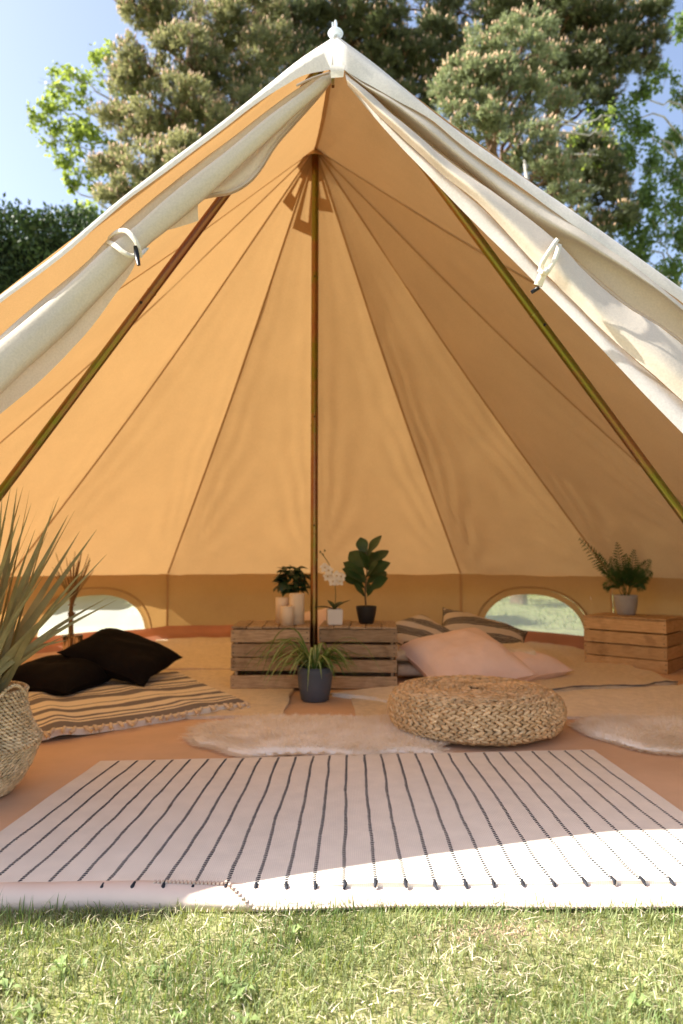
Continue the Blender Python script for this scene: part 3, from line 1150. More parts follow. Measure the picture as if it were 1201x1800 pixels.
# left: tight roll, hanging inner flap with its zip
roll_px = [(583, 132), (545, 165), (490, 210), (430, 262), (370, 314), (300, 372), (225, 436), (150, 510), (75, 580), (0, 645), (-140, 775), (-330, 945), (-520, 1110)]
axis = pix_rail(roll_px, -600, 1.50, 0.0, 46)
b = MB()
rr = [0.014 + 0.050 * (i / 45) ** 0.85 + 0.001 * math.sin(i * .9) for i in range(46)]
rows = []
for i in range(46):
    p = axis[i]
    tn = nrm(axis[min(i + 1, 45)] - axis[max(i - 1, 0)])
    a = nrm(np.cross(tn, V(0, 1, 0)))
    c = np.cross(tn, a)
    pinch = 1 - 0.2 * math.exp(-((p[0] + 0.66) / 0.06) ** 2)
    row = []
    for q in np.linspace(0, 2 * math.pi, 28, endpoint=False):
        rad = rr[i] * pinch * (1 + 0.05 * math.sin(3 * q + i * .04) + 0.02 * math.sin(7 * q - i * .03) + .02 * fbm((p[0] * 2.5, q * 1.2, 3), 1.5))
        row.append(p + rad * (math.cos(q) * a * 1.05 + math.sin(q) * c * .95))
    rows.append(row)
b.grid(rows, closev=True)
left_flap = b.build('door_flap', M['flap'], tent)
# outer turn of the roll standing off its upper side
up0 = pix_rail([(578, 130), (520, 158), (455, 205), (400, 248), (330, 300), (262, 355), (200, 410), (150, 462), (75, 525), (0, 590), (-150, 735), (-340, 905), (-520, 1060)], -600, 1.50, 0.07, 46)
up1 = pix_rail([(580, 132), (530, 168), (470, 216), (412, 262), (345, 316), (275, 372), (205, 434), (140, 500), (72, 556), (0, 615), (-145, 752), (-335, 922), (-520, 1080)], -600, 1.50, 0.04, 46)
loft('roll_turn', [up0, [(p + q) / 2 + V(0, -.01, 0.008) for p, q in zip(up0, up1)], up1], M['flap'], left_flap, wr=.004)
# unseen sheet added beside the left half to shade the rug
sk0 = pix_rail([(-12, 526), (-140, 625), (-330, 770), (-500, 890), (-690, 1040)], UL1, DL1, 0.03, 20)
sk1 = pix_rail([(-12, 651), (-140, 775), (-330, 945), (-520, 1110), (-640, 1215)], -600, 1.50, 0.03, 20)
loft('shade_skirt', [sk0, [(p + q) / 2 + V(-.02, 0, .03) for p, q in zip(sk0, sk1)], sk1], M['canvas'], left_flap, wr=.01)
wall_panel(V(-1.62, 1.72, 1.10), EAVE[-120] + V(0, 0, .1), seed=31)  # added unseen wall, raised to keep the sun off the rug's left side
wall_panel(EAVE[120], V(1.75, 1.78, 0.66), seed=37)
# inner flap
in_hi = pix_rail([(584, 136), (548, 172), (495, 222), (440, 272), (375, 328), (305, 385), (228, 450), (150, 530), (75, 605), (0, 672), (-140, 800), (-330, 965), (-500, 1120)], -600, 1.50, 0.0, 60)
in_lo_a = pix_rail([(585, 138), (560, 170), (520, 215), (485, 255), (458, 298), (436, 322), (408, 338), (374, 344), (347, 350)], -600, 1.50, 0.05, 26)
hi_a = pix_rail([(584, 135), (556, 164), (510, 208), (470, 245), (430, 282), (405, 303), (385, 320), (362, 338), (340, 356)], -600, 1.50, 0.05, 26)
zf = loft('inner_flap', [hi_a, [(p + q) / 2 + V(0, -.012, 0) for p, q in zip(hi_a, in_lo_a)], in_lo_a], M['mesh_flap'], left_flap)
in_lo_b = pix_rail([(349, 388), (310, 400), (268, 412), (244, 440), (232, 475), (190, 535), (140, 600), (70, 670), (0, 728), (-140, 850), (-320, 1000), (-480, 1130)], -600, 1.50, 0.05, 44)
hi_b = pix_rail([(350, 345), (318, 372), (285, 398), (250, 428), (222, 460), (170, 512), (125, 558), (62, 618), (0, 672), (-140, 800), (-320, 955), (-480, 1090)], -600, 1.50, 0.04, 44)
loft('inner_flap', [hi_b, [(p * .5 + q * .5) + V(0, -.02, 0) for p, q in zip(hi_b, in_lo_b)], in_lo_b], M['mesh_flap'], left_flap, wr=0.012, seed=4)
b = MB()
for i in range(250):
    p = poly(in_lo_a, i / 249)
    q = poly(in_lo_a, min(1, i / 249 + .004))
    b.box(p - V(.0026, .012, .0045), p + V(.0026, .004, .0045)) if i % 2 else None
for i in range(70):
    p = poly(pix_rail([(578, 128), (558, 134), (540, 141), (522, 150)], -600, 1.5, -.03, 10), i / 69)
    b.box(p - V(.0018, .004, .0018), p + V(.0018, .004, .0018))
b.build('zip', M['zip'], left_flap, smooth=False, kind='stuff')
d_ = invd(225, 590, 2.27, -852, 1.9) - 0.055
tie = strap_loop('tie_loop', [at(190, 420, d_ + .1), at(205, 408, d_ + .03), at(222, 406, d_), at(236, 420, d_ - .012), at(244, 436, d_ - .01), at(246, 452, d_ + .01)], 0.0075, 0.002, left_flap)
strap_loop('tie_loop', [at(188, 424, d_ + .1), at(200, 430, d_ + .01), at(218, 444, d_ - .01), at(232, 450, d_ - .005), at(248, 446, d_ + .01), at(258, 436, d_ + .06)], 0.0075, 0.002, left_flap)
b = MB()
b.tube([at(238, 433, d_ - .02), at(240, 445, d_ - .022), at(244, 466, d_ - .02)], [0.006, 0.0085, 0.006], 10)
b.build('toggle', M['toggle'], tie)

# ------------------------------------------------------------------ cloth laid on the groundsheet
def set_origin(o, p):
    p = Vector([float(c) for c in p])
    o.data.transform(Matrix.Translation(-p))
    o.location = p
    return o


def cloth(name, corners, m, z=0.006, th=0.006, nx=36, ny=30, rip=0.004, rs=4.0, edge=0.012, seed=0.0, parent=None, zfun=None):
    """woven sheet with thickness; corners: front-left, front-right, back-right, back-left (x, y)"""
    c = [V(*q, 0) for q in corners]

    def P(u, v):
        p = lerp(lerp(c[0], c[1], u), lerp(c[3], c[2], u), v)
        e = edge
        p = p + V(fbm((p[0] * 3 + seed, p[1] * 3, 1), 1.3), fbm((p[0] * 3, p[1] * 3 + seed, 5), 1.3), 0) * e
        h = z + rip * max(-.4, fbm((p[0] + seed, p[1], 2), rs)) + (zfun(u, v) if zfun else 0)
        return p + V(0, 0, h)
    us, vs_ = np.linspace(0, 1, nx + 1), np.linspace(0, 1, ny + 1)
    b = MB()
    G = [[P(u, v) + V(0, 0, th) for v in vs_] for u in us]
    b.grid(G)
    nv = len(b.v)
    B = [[P(u, v) for v in vs_] for u in us]
    rim_t = [G[i][0] for i in range(nx + 1)] + [G[nx][j] for j in range(1, ny + 1)] + [G[i][ny] for i in range(nx - 1, -1, -1)] + [G[0][j] for j in range(ny - 1, 0, -1)]
    rim_b = [p - V(0, 0, th + z * .9) for p in rim_t]
    b.grid([rim_t, rim_b], closev=True)
    o = b.build(name, m, parent)
    uvl = o.data.uv_layers.new(name='UVMap')
    uvs = np.zeros((len(b.v), 2))
    k = 0
    for u in us:
        for v in vs_:
            uvs[k] = (u, v)
            k += 1
    rim_uv = [(u, 0) for u in us] + [(1, v) for v in vs_[1:]] + [(u, 1) for u in us[-2::-1]] + [(0, v) for v in vs_[-2:0:-1]]
    uvs[k:] = rim_uv + rim_uv
    li = np.zeros(len(o.data.loops), dtype=np.int32)
    o.data.loops.foreach_get('vertex_index', li)
    uvl.data.foreach_set('uv', uvs[li].ravel().astype(np.float32))
    return o, P


# the big striped rug at the door
rugC = (0.04, 2.28)
rug = thing('striped_rug', 'large cream flat-woven rug with thin black lines, at the door of the tent', 'rug', (*rugC, 0))
RC = [(-1.01, 1.684), (1.085, 1.738), (1.045, 2.905), (-0.945, 2.745)]


def rug_z(u, v):
    return 0.004 * max(0, math.sin(u * 9 + v * 3)) * (0.4 + v) * .6 + 0.006 * math.exp(-((v - 0.0) / .05) ** 2) * max(0, math.sin(u * 23 + 2))


rb, RP = cloth('weave', RC, M['rug'], z=0.006, th=0.009, nx=90, ny=50, rip=0.002, rs=2.0, edge=0.004, parent=rug, zfun=rug_z)
rng2 = random.Random(5)
for k in range(28):
    u0 = lerp(0.036, 0.972, k / 27) + rng2.uniform(-.0012, .0012)
    b = MB()
    nb = 92
    ph = rng2.uniform(0, 6)
    for i in range(nb):
        v = 0.004 + (i + 0.5) / nb * 0.988
        uu = u0 + 0.0006 * math.sin(v * 7 + ph) + 0.0003 * math.sin(v * 31 + ph * 2)
        p = RP(uu, v) + V(0, 0, 0.009)
        q = RP(uu, v + .01) + V(0, 0, 0.009)
        t = nrm(q - p)
        s = nrm(np.cross(t, V(0, 0, 1)))
        L, w_ = 0.0027, 0.0052 * rng2.uniform(.8, 1.15)
        sk = 0.0020
        up = V(0, 0, 0.0016)
        c0 = [p + s * w_ + t * (L + sk), p - s * w_ + t * (L - sk), p - s * w_ - t * (L + sk), p + s * w_ - t * (L - sk)]
        c1 = [p + s * w_ * .6 + t * (L * .6 + sk) + up, p - s * w_ * .6 + t * (L * .6 - sk) + up, p - s * w_ * .6 - t * (L * .6 + sk) + up, p + s * w_ * .6 - t * (L * .6 - sk) + up]
        b.add(c0 + c1, [(4, 5, 6, 7), (0, 1, 5, 4), (1, 2, 6, 5), (2, 3, 7, 6), (3, 0, 4, 7)])
    p = RP(u0, 0.0) + V(0, 0.0, 0.008)
    b.tube([p + V(0, .012, .004), p + V(rng2.uniform(-.003, .003), -0.004, .002), p + V(rng2.uniform(-.004, .004), -.010, -.006)], [.0035, .0048, .003], 7)
    b.build('stripe', M['rug_line'], rug)


# cream rugs and pads
def rug_piece(name, label, corners, m, z, th, cat='rug', group=None, **kw):
    o, P = cloth(name, corners, m, z=z, th=th, **kw)
    c = np.mean(np.array(corners), axis=0)
    set_origin(o, (c[0], c[1], 0))
    tag(o, label, cat, group)
    return o, P


rug_piece('cream_rug', 'long cream rug running to the back wall behind the black cushions', [(-1.50, 5.02), (-0.62, 5.02), (-1.02, 7.0), (-1.86, 7.0)], M['cream_wool'], 0.006, 0.012, seed=3, rip=.012)
rug_piece('cream_rug', 'cream rug under the left slatted crate, its corner near the spider plant', [(-1.02, 3.50), (-0.30, 3.53), (-0.30, 5.00), (-1.30, 4.95)], M['cream_wool'], 0.004, 0.012, seed=6, rip=.006)
rug_piece('cream_rug', 'thin flat cream rug lying lowest, half under the woven pouffe', [(0.075, 3.50), (0.98, 3.46), (1.00, 4.10), (0.06, 4.06)], M['cream_wool'], 0.004, 0.006, seed=9, rip=.004)
big_rug, BP = rug_piece('cream_rug', 'wide cream wool rug with a dark wavy border, right of the pink cushions', [(0.62, 4.02), (2.14, 4.42), (2.05, 6.65), (1.10, 6.2)], M['cream_wool'], 0.020, 0.012, seed=12, rip=.014, edge=.05)
b = MB()
pp = [BP(0.42 + .58 * k, 0.0) + V(0, -.006, 0.010) for k in np.linspace(0, 1, 40)]
b.tube([p + V(0, .012 * fbm(p, 6), 0) for p in pp], [0.0035 + .003 * abs(fbm(p, 14)) for p in pp], 6)
o = b.build('dark_border', M['dark_edge'], big_rug)
rug_piece('cream_rug', 'pale cream rug in front of the dark bordered rug, behind the right sheepskin', [(1.02, 3.52), (2.5, 3.44), (2.6, 4.5), (0.95, 4.12)], M['cream_wool_pale'], 0.004, 0.010, seed=15, rip=.006)
rug_piece('cream_blanket', 'pale cream blanket with a pointed end in front of the right slatted crate', [(-0.065, 4.10), (0.42, 3.74), (0.96, 4.1), (0.42, 4.36)], M['cream_wool_pale'], 0.016, 0.010, cat='blanket', seed=18, rip=.010, edge=.03)

# folded floor mattress under the patterned cushions
mt = thing('folded_mattress', 'folded cream floor mattress in two layers under the black and white cushions', 'mattress', (0.72, 4.86, 0))
for k, (z0, dx) in enumerate(((0.018, 0.0), (0.118, -.012))):
    b = MB()
    rows = []
    for u in np.linspace(0, 1, 24):
        row = []
        for q in np.linspace(0, 2 * math.pi, 22, endpoint=False):
            c_, s_ = math.cos(q), math.sin(q)
            y = 4.90 + 0.33 * math.copysign(abs(c_) ** .45, c_)
            z = z0 + 0.05 + 0.048 * math.copysign(abs(s_) ** .6, s_) * (1 + .0) + .006 * fbm((u * 3, q, k), 2)
            x = lerp(0.37, 1.30, u) + dx + .01 * fbm((y * 4, z * 9, k), 2)
            row.append(V(x, y, z))
        rows.append(row)
    b.grid(rows, closev=True)
    for r_ in (rows[0], rows[-1]):
        b.add(r_, [tuple(range(len(r_)))])
    b.build('layer', M['cream_wool'], mt)

# striped throw with tassels
T0, T1, T2, T3 = (-1.36, 3.03), (-0.50, 3.76), (-1.16, 4.82), (-2.15, 4.22)
throw, TP = cloth('striped_throw', [T0, T1, T2, T3], M['throw'], z=0.024, th=0.006, nx=60, ny=60, rip=0.006, rs=4.5, edge=.02,
                  zfun=lambda u, v: 0.022 * math.exp(-((u - .12 - .1 * v) / .06) ** 2) + .010 * math.exp(-((u - .8 + .3 * v) / .07) ** 2))
set_origin(throw, (-1.3, 3.95, 0))
tag(throw, 'grey and cream striped cotton throw with tassels under the black cushions', 'throw')
for k in range(26):
    u = (k + .5) / 26
    p = TP(u, 0.0) + V(0, 0, .006)
    d = nrm(V(0.35, -0.8, 0) + V(random.uniform(-.9, .9), random.uniform(-.3, .3), 0))
    b = MB()
    b.tube([p + V(-.01, .014, .004), p + d * .012 + V(0, 0, .006), p + d * .03 + V(0, 0, -.002), p + d * .05 + V(random.uniform(-.012, .012), 0, -.007)], [.006, .0095, .0075, .009], 7)
    b.build('tassel', M['tassel'], throw)


# ------------------------------------------------------------------ sheepskins
def inside(px, py, P):
    c = np.zeros(len(px), bool)
    n = len(P)
    for i in range(n):
        x1, y1 = P[i]
        x2, y2 = P[(i + 1) % n]
        hit = ((y1 > py) != (y2 > py)) & (px < (x2 - x1) * (py - y1) / (y2 - y1 + 1e-12) + x1)
        c ^= hit
    return c


def sheepskin(label, outline, nfur):
    P = np.array([p[:2] for p in smooth_path([V(*q, 0) for q in outline + [outline[0]]], 120)])
    c = P.mean(0)
    t = thing('sheepskin_rug', label, 'sheepskin', (c[0], c[1], 0), group='white sheepskins on the groundsheet')
    b = MB()
    rows = []
    for k, h in ((1.0, 0.004), (0.985, 0.012), (0.9, 0.022), (0.6, 0.026), (0.3, 0.026), (0.02, 0.026)):
        rows.append([V(c[0] + (x - c[0]) * k, c[1] + (y - c[1]) * k, h + 0.006 * fbm((x * k, y * k, 3), 6)) for x, y in P])
    b.grid(rows, closev=True)
    b.build('hide', M['skin'], t)
    lo, hi = P.min(0), P.max(0)
    X = rng.uniform(lo[0], hi[0], nfur * 3)
    Y = rng.uniform(lo[1], hi[1], nfur * 3)
    ok = inside(X, Y, P)
    X, Y = X[ok][:nfur], Y[ok][:nfur]
    # a fringe of wool right along the edge
    e = rng.integers(0, len(P), nfur // 4)
    X = np.concatenate([X, P[e, 0] + rng.normal(0, .006, len(e))])
    Y = np.concatenate([Y, P[e, 1] + rng.normal(0, .006, len(e))])
    k = len(X)
    d = np.min(np.hypot(X[:, None] - P[None, ::2, 0], Y[:, None] - P[None, ::2, 1]), axis=1)
    z = 0.004 + 0.020 * np.clip(d / 0.06, 0, 1)
    out = np.stack([X - c[0], Y - c[1]], 1)
    out /= np.linalg.norm(out, axis=1)[:, None] + 1e-9
    swirl = np.stack([np.sin(X * 9 + Y * 5), np.cos(Y * 8 - X * 6)], 1)
    hd = out * (0.5 + 0.8 * np.exp(-d / 0.03))[:, None] + swirl * .55 + rng.normal(0, .55, (k, 2))
    L = rng.uniform(0.024, 0.046, k)
    tip = np.stack([X + hd[:, 0] * L * .8, Y + hd[:, 1] * L * .8, z + L * rng.uniform(.18, .55, k) * np.clip(.3 + d / .05, .3, 1)], 1)
    a = rng.uniform(0, 6.28, k)
    w_ = rng.uniform(.0016, .003, k)
    v = np.zeros((k, 3, 3))
    v[:, 0] = np.stack([X + np.cos(a) * w_, Y + np.sin(a) * w_, z], 1)
    v[:, 1] = np.stack([X - np.cos(a) * w_, Y - np.sin(a) * w_, z], 1)
    v[:, 2] = tip
    f = (np.arange(k) * 3)[:, None] + np.array([[0, 1, 2]])
    big_mesh('fur', v.reshape(-1, 3), f, M['fur'], parent=t, kind='stuff')
    return t


def ol(pts):
    return [tuple(on(*p)[:2]) for p in pts]


sheepskin('white sheepskin between the striped rug and the slatted crates, under the woven pouffe',
          ol([(335, 1300), (352, 1283), (400, 1274), (450, 1266), (520, 1266), (580, 1265), (640, 1268), (690, 1268), (740, 1290), (778, 1322), (768, 1331), (700, 1329), (640, 1335), (560, 1329), (500, 1330), (440, 1334), (410, 1328), (380, 1318), (350, 1311)]), 26000)
sheepskin('cream sheepskin lying alone on bare groundsheet right of the woven pouffe',
          ol([(1010, 1280), (1040, 1268), (1090, 1266), (1150, 1268), (1240, 1268), (1330, 1272), (1370, 1295), (1330, 1325), (1260, 1330), (1190, 1328), (1130, 1322), (1080, 1308), (1040, 1297)]), 20000)


# ------------------------------------------------------------------ woven lumps
def lump(b, p, d, n, L, w_, h):
    """small pointed strand along d on a surface with normal n"""
    d = nrm(d)
    n = nrm(n)
    s = np.cross(d, n)
    vs_ = [p - d * L]
    for k, q in ((-.45, .85), (.4, 1.0)):
        c = p + d * L * k
        vs_ += [c + s * w_ * q, c + n * h * q, c - s * w_ * q, c - n * h * .4]
    vs_.append(p + d * L)
    fs = [(0, 2, 1), (0, 3, 2), (0, 4, 3), (0, 1, 4)]
    for j in range(4):
        fs.append((1 + j, 1 + (j + 1) % 4, 5 + (j + 1) % 4, 5 + j))
    fs += [(9, 5, 6), (9, 6, 7), (9, 7, 8), (9, 8, 5)]
    b.add(vs_, fs)


def resample(prof, step):
    prof = [V(r, z, 0) for r, z in prof]
    L = sum(np.linalg.norm(c - a) for a, c in zip(prof, prof[1:]))
    n = max(2, int(round(L / step)))
    out = []
    for i in range(n + 1):
        p = poly(prof, i / n)
        q = poly(prof, min(1, i / n + .004))
        q0 = poly(prof, max(0, i / n - .004))
        t = nrm(q - q0)
        out.append((p[0], p[1], V(t[1], -t[0], 0)))         # radius, z, outward normal (r, z)
    return out


# pouffe
pf = thing('woven_pouffe', 'round flat pouffe of braided rush standing on the white sheepskin', 'pouffe', (0.635, 3.31, 0.0))
prof = [(0.27, 0.016), (0.345, 0.020), (0.390, 0.042), (0.408, 0.080), (0.408, 0.118), (0.396, 0.152), (0.366, 0.180), (0.32, 0.193), (0.25, 0.195), (0.18, 0.191), (0.10, 0.189), (0.012, 0.190)]
b = MB()
b.lathe([(max(0.001, r - .012), z + (.0 if z < .15 else -.012)) for r, z in prof], 48, 0, (0.635, 3.31, 0))
b.build('core', M['rush_core'], pf)
for r, z, nr in resample(prof, 0.0265):
    if r < 0.012:
        continue
    b = MB()
    cnt = max(6, int(2 * math.pi * r / 0.036))
    off = random.uniform(0, 1)
    wob = random.uniform(-.002, .002)
    for i in range(cnt):
        for sg in (0, 1):
            a = 2 * math.pi * (i + off + 0.5 * sg) / cnt
            t = V(-math.sin(a), math.cos(a), 0)
            n_ = V(math.cos(a) * nr[0], math.sin(a) * nr[0], nr[1])
            c = np.cross(n_, t)
            zz = 0.004 * fbm((math.cos(a) * 2, math.sin(a) * 2, z * 8), 1.2)
            p = V(0.635 + r * math.cos(a), 3.31 + r * math.sin(a), z + zz + wob) + c * (0.0072 if sg else -0.0072) + n_ * random.uniform(-.002, .003)
            d = t + c * (0.42 if sg else -0.42) * random.uniform(.7, 1.3)
            lump(b, p, d, n_, 0.0255 * random.uniform(.9, 1.12), 0.0102 * random.uniform(.9, 1.15), 0.0075 * random.uniform(.8, 1.25))
    b.build('braid', M['rush'], pf)

# belly basket
BX, BY = -1.275, 2.40
bk = thing('belly_basket', 'woven seagrass basket with loop handles holding the dried palm leaves', 'basket', (BX, BY, 0))
prof = [(0.10, 0.006), (0.135, 0.012), (0.165, 0.045), (0.19, 0.09), (0.208, 0.14), (0.222, 0.172), (0.226, 0.181), (0.212, 0.196), (0.196, 0.225), (0.182, 0.262), (0.172, 0.30), (0.169, 0.335), (0.172, 0.348)]
b = MB()
b.lathe([(max(.001, r - .008), z) for r, z in prof] + [(0.15, .345), (0.15, 0.10), (0.02, 0.09)], 40, 0, (BX, BY, 0))
b.build('core', M['seagrass_core'], bk)
b = MB()
for ri, (r, z, nr) in enumerate(resample(prof, 0.0118)):
    cnt = int(2 * math.pi * r / 0.0175)
    for i in range(cnt):
        a = 2 * math.pi * (i + 0.5 * (ri % 2)) / cnt
        t = V(-math.sin(a), math.cos(a), 0)
        n_ = V(math.cos(a) * nr[0], math.sin(a) * nr[0], nr[1])
        c = np.cross(n_, t)
        p = V(BX + r * math.cos(a), BY + r * math.sin(a), z) + n_ * random.uniform(-.001, .002)
        sl = 0.55 if z < 0.17 else -0.4
        lump(b, p, t * .8 + c * sl * random.uniform(.7, 1.3), n_, 0.0140 * random.uniform(.9, 1.2), 0.0070 * random.uniform(.85, 1.15), 0.0055)
b.build('weave', M['seagrass'], bk, kind='stuff')
b = MB()
for i in range(90):
    a = 2 * math.pi * i / 90
    t = V(-math.sin(a), math.cos(a), 0)
    p = V(BX + .166 * math.cos(a), BY + .166 * math.sin(a), 0.351)
    lump(b, p, t + V(0, 0, .5) + V(math.cos(a), math.sin(a), 0) * .3, V(0, 0, 1), 0.012, .006, .006)
b.build('rim', M['seagrass'], bk)
for a0 in (R(-18), R(162)):
    b = MB()
    pts = []
    for q in np.linspace(0, 1, 16):
        a = a0 + (q - .5) * 0.95
        pts.append(V(BX + .176 * math.cos(a), BY + .176 * math.sin(a), .315 + .062 * math.sin(math.pi * q) - (0.03 if q in (0, 1) else 0)))
    for i in range(len(pts) - 1):
        for k in (0, .5):
            p = lerp(pts[i], pts[i + 1], k)
            d = nrm(pts[i + 1] - pts[i])
            lump(b, p, d + V(0, 0, .5 if k else -.5), V(math.cos(a0), math.sin(a0), .3), .012, .006, .007)
    b.build('handle', M['seagrass'], bk)

# dried palm leaves standing in the basket
pl = thing('dried_palm_leaves', 'tall bunch of dried grey-green palm leaves standing in the belly basket', 'dried leaves', (BX, BY, 0.10))


def strap_leaf(b, pts, w_, side, prof=(0.35, 0.8, 1.0, 0.85, 0.5, 0.03), fold=0.3, mi=0, mc=None):
    """long folded leaf blade along pts; side: direction of its width"""
    P = smooth_path(pts, 14)
    l, c, r = [], [], []
    for i, p in enumerate(P):
        k = i / 13
        j = k * (len(prof) - 1)
        q = lerp(prof[int(j)], prof[min(len(prof) - 1, int(j) + 1)], j - int(j)) * w_
        tn = nrm(P[min(i + 1, 13)] - P[max(i - 1, 0)])
        s = nrm(side - tn * np.dot(side, tn))
        n_ = np.cross(tn, s)
        l.append(p + s * q)
        c.append(p - n_ * q * fold)
        r.append(p - s * q)
    if mc is None:
        b.grid([l, c, r], mi)
    else:
        m1 = [lerp(a, q, .62) for a, q in zip(l, c)]
        m2 = [lerp(a, q, .62) for a, q in zip(r, c)]
        b.grid([l, m1], mi)
        b.grid([m1, c, m2], mc)
        b.grid([m2, r], mi)


tips = [(30, 857, .1), (42, 852, 0), (52, 862, .15), (55, 885, -.1), (40, 856, .2), (104, 873, .1), (96, 880, -.05), (132, 896, .2), (110, 932, -.1), (170, 931, .1), (140, 934, .25), (188, 974, .0), (206, 1054, .1), (190, 1050, .2),
        (120, 905, .0), (90, 905, -.15), (75, 990, -.2), (66, 895, .3), (20, 850, -.2), (4, 870, -.15), (-20, 860, .1), (-45, 900, 0), (-90, 930, .1), (-130, 980, -.1), (-160, 1020, .1), (-60, 870, .25), (-110, 905, .2),
        (100, 960, -.25), (135, 1040, -.2), (160, 985, -.1), (84, 935, .2), (62, 930, -.3), (35, 905, -.3), (10, 910, -.25), (130, 1110, -.1), (118, 1125, .1), (48, 960, -.28), (78, 1010, -.25), (18, 960, -.3), (100, 1060, -.3),
        (-30, 940, -.25), (-75, 1000, -.2), (-100, 1040, -.2)]
for k, (u, v, dd) in enumerate(tips):
    tip = at(u, v, 2.40 + dd * 0.8)
    bx = BX + random.uniform(-.07, .09)
    by = BY + random.uniform(-.07, .07)
    base = V(bx, by, 0.12)
    rim = V(lerp(BX, tip[0], .12) + random.uniform(-.04, .05), BY + random.uniform(-.08, .08), 0.36)
    mid = lerp(rim, tip, .5) + V(0, 0, random.uniform(.00, .045) * (1 if v > 900 else .4)) + V(random.uniform(-.02, .015), 0, 0)
    b = MB()
    a = random.uniform(-.9, .9)
    side = V(math.cos(a), math.sin(a), random.uniform(-.2, .2))
    strap_leaf(b, [base, rim, mid, tip], random.uniform(.009, .017), side, (0.35, .5, .8, 1, .9, .65, .32, .03), fold=random.uniform(.1, .6))
    b.build('leaf', M['palm_dry'], pl)


# ------------------------------------------------------------------ cushions
def cushion(name, label, size, th, M4, m, group=None, seed=0, uvrot=0, pinch=0.10):
    n = 30
    b = MB()
    for sg in (1, -1):
        rows = []
        for i in range(n + 1):
            x = -1 + 2 * i / n
            row = []
            for j in range(n + 1):
                y = -1 + 2 * j / n
                k = max(0, (1 - abs(x) ** 2.6) * (1 - abs(y) ** 2.6)) ** 0.5
                px = x * (1 - pinch * (1 - abs(y) ** 2) * abs(x) ** 3)
                py = y * (1 - pinch * (1 - abs(x) ** 2) * abs(y) ** 3)
                edge = max(abs(x), abs(y))
                wr = 0.035 * fbm((px * 1.3 + seed, py * 1.3, sg), 1.6) * (1 - edge ** 6)
                cor = 0.02 * math.sin(math.atan2(1.05 - abs(y), 1.05 - abs(x)) * 9 + seed) * math.exp(-4 * math.hypot(1 - abs(x), 1 - abs(y))) * (1 - edge ** 8)
                z = sg * (th / 2) * (k * (1 + wr * 3) + cor * 2) + 0.03 * size * fbm((px + seed, py, 0), 1.0)
                row.append(V(px * size / 2, py * size / 2, z))
            rows.append(row)
        if sg < 0:
            rows = [list(reversed(r_)) for r_ in rows]
        b.grid(rows)
    o = b.build(name, m)
    uvl = o.data.uv_layers.new(name='UVMap')
    co = np.array(b.v)
    ca, sa = math.cos(uvrot), math.sin(uvrot)
    uv = np.stack([(co[:, 0] * ca - co[:, 1] * sa) / size + .5, (co[:, 0] * sa + co[:, 1] * ca) / size + .5], 1)
    li = np.zeros(len(o.data.loops), dtype=np.int32)
    o.data.loops.foreach_get('vertex_index', li)
    uvl.data.foreach_set('uv', uv[li].ravel().astype(np.float32))
    # corded edge
    s = MB()
    ring_ = []
    for k in np.linspace(0, 4, 80, endpoint=False):
        e = int(k)
        f = -1 + 2 * (k - e)
        x, y = ((f, -1), (1, f), (-f, 1), (-1, -f))[e]
        px = x * (1 - pinch * (1 - abs(y) ** 2) * abs(x) ** 3)
        py = y * (1 - pinch * (1 - abs(x) ** 2) * abs(y) ** 3)
        ring_.append(V(px * size / 2, py * size / 2, 0.03 * size * fbm((px + seed, py, 0), 1.0)))
    s.tube(ring_ + [ring_[0]], 0.0035, 5)
    s.build('seam', m, o, world=False)
    o.matrix_world = M4
    tag(o, label, 'cushion', group)
    return o


def frame(c, X, N):
    """matrix from centre, local x direction and normal"""
    N = Vector(N).normalized()
    X = Vector(X)
    X = (X - N * X.dot(N)).normalized()
    Y = N.cross(X)
    m = Matrix.Identity(4)
    for i in range(3):
        m[i][0], m[i][1], m[i][2], m[i][3] = X[i], Y[i], N[i], float(c[i])
    return m


cushion('black_cushion', 'lower of the two black cushions, flat on the striped throw', 0.56, 0.19, frame((-1.72, 4.22, 0.10), (1, -.30, -.02), (0.03, -.10, 1)), M['black_cloth'], seed=3)
cushion('black_cushion', 'upper black cushion leaning on the other black one', 0.59, 0.19, frame((-1.42, 4.50, 0.185), (.90, -.10, -.34), (0.30, -.20, .93)), M['black_cloth'], seed=8)
cushion('patterned_cushion', 'smaller black and white patterned cushion next to the slatted crate', 0.44, 0.15, frame((0.56, 4.90, 0.265), (.72, .7, -.1), (0.05, -.40, .9)), M['mono_cushion'], seed=13, uvrot=R(65))
cushion('patterned_cushion', 'larger black and white striped cushion behind the pink cushions', 0.66, 0.17, frame((1.02, 5.02, 0.235), (.95, -.22, -.14), (0.18, -.38, .9)), M['mono_cushion'], seed=17, uvrot=R(-22))
cushion('pink_cushion', 'front pink cushion leaning back behind the woven pouffe', 0.66, 0.25, frame((0.79, 4.50, 0.15), (.90, .40, -.02), (-.02, -.36, .93)), M['pink_cloth'], seed=21, uvrot=0)
cushion('pink_cushion', 'rear pink cushion lying half hidden under the other pink one', 0.60, 0.20, frame((1.13, 4.68, 0.105), (.75, .55, -.03), (0.06, -.16, .98)), M['pink_cloth'], seed=26)
cushion('pale_cushion', 'small pale pink cushion propped behind the two slatted crates', 0.36, 0.12, frame((-0.16, 5.0, 0.30), (1, .1, .25), (0.0, -.75, .6)), M['pink_cloth'], seed=31)


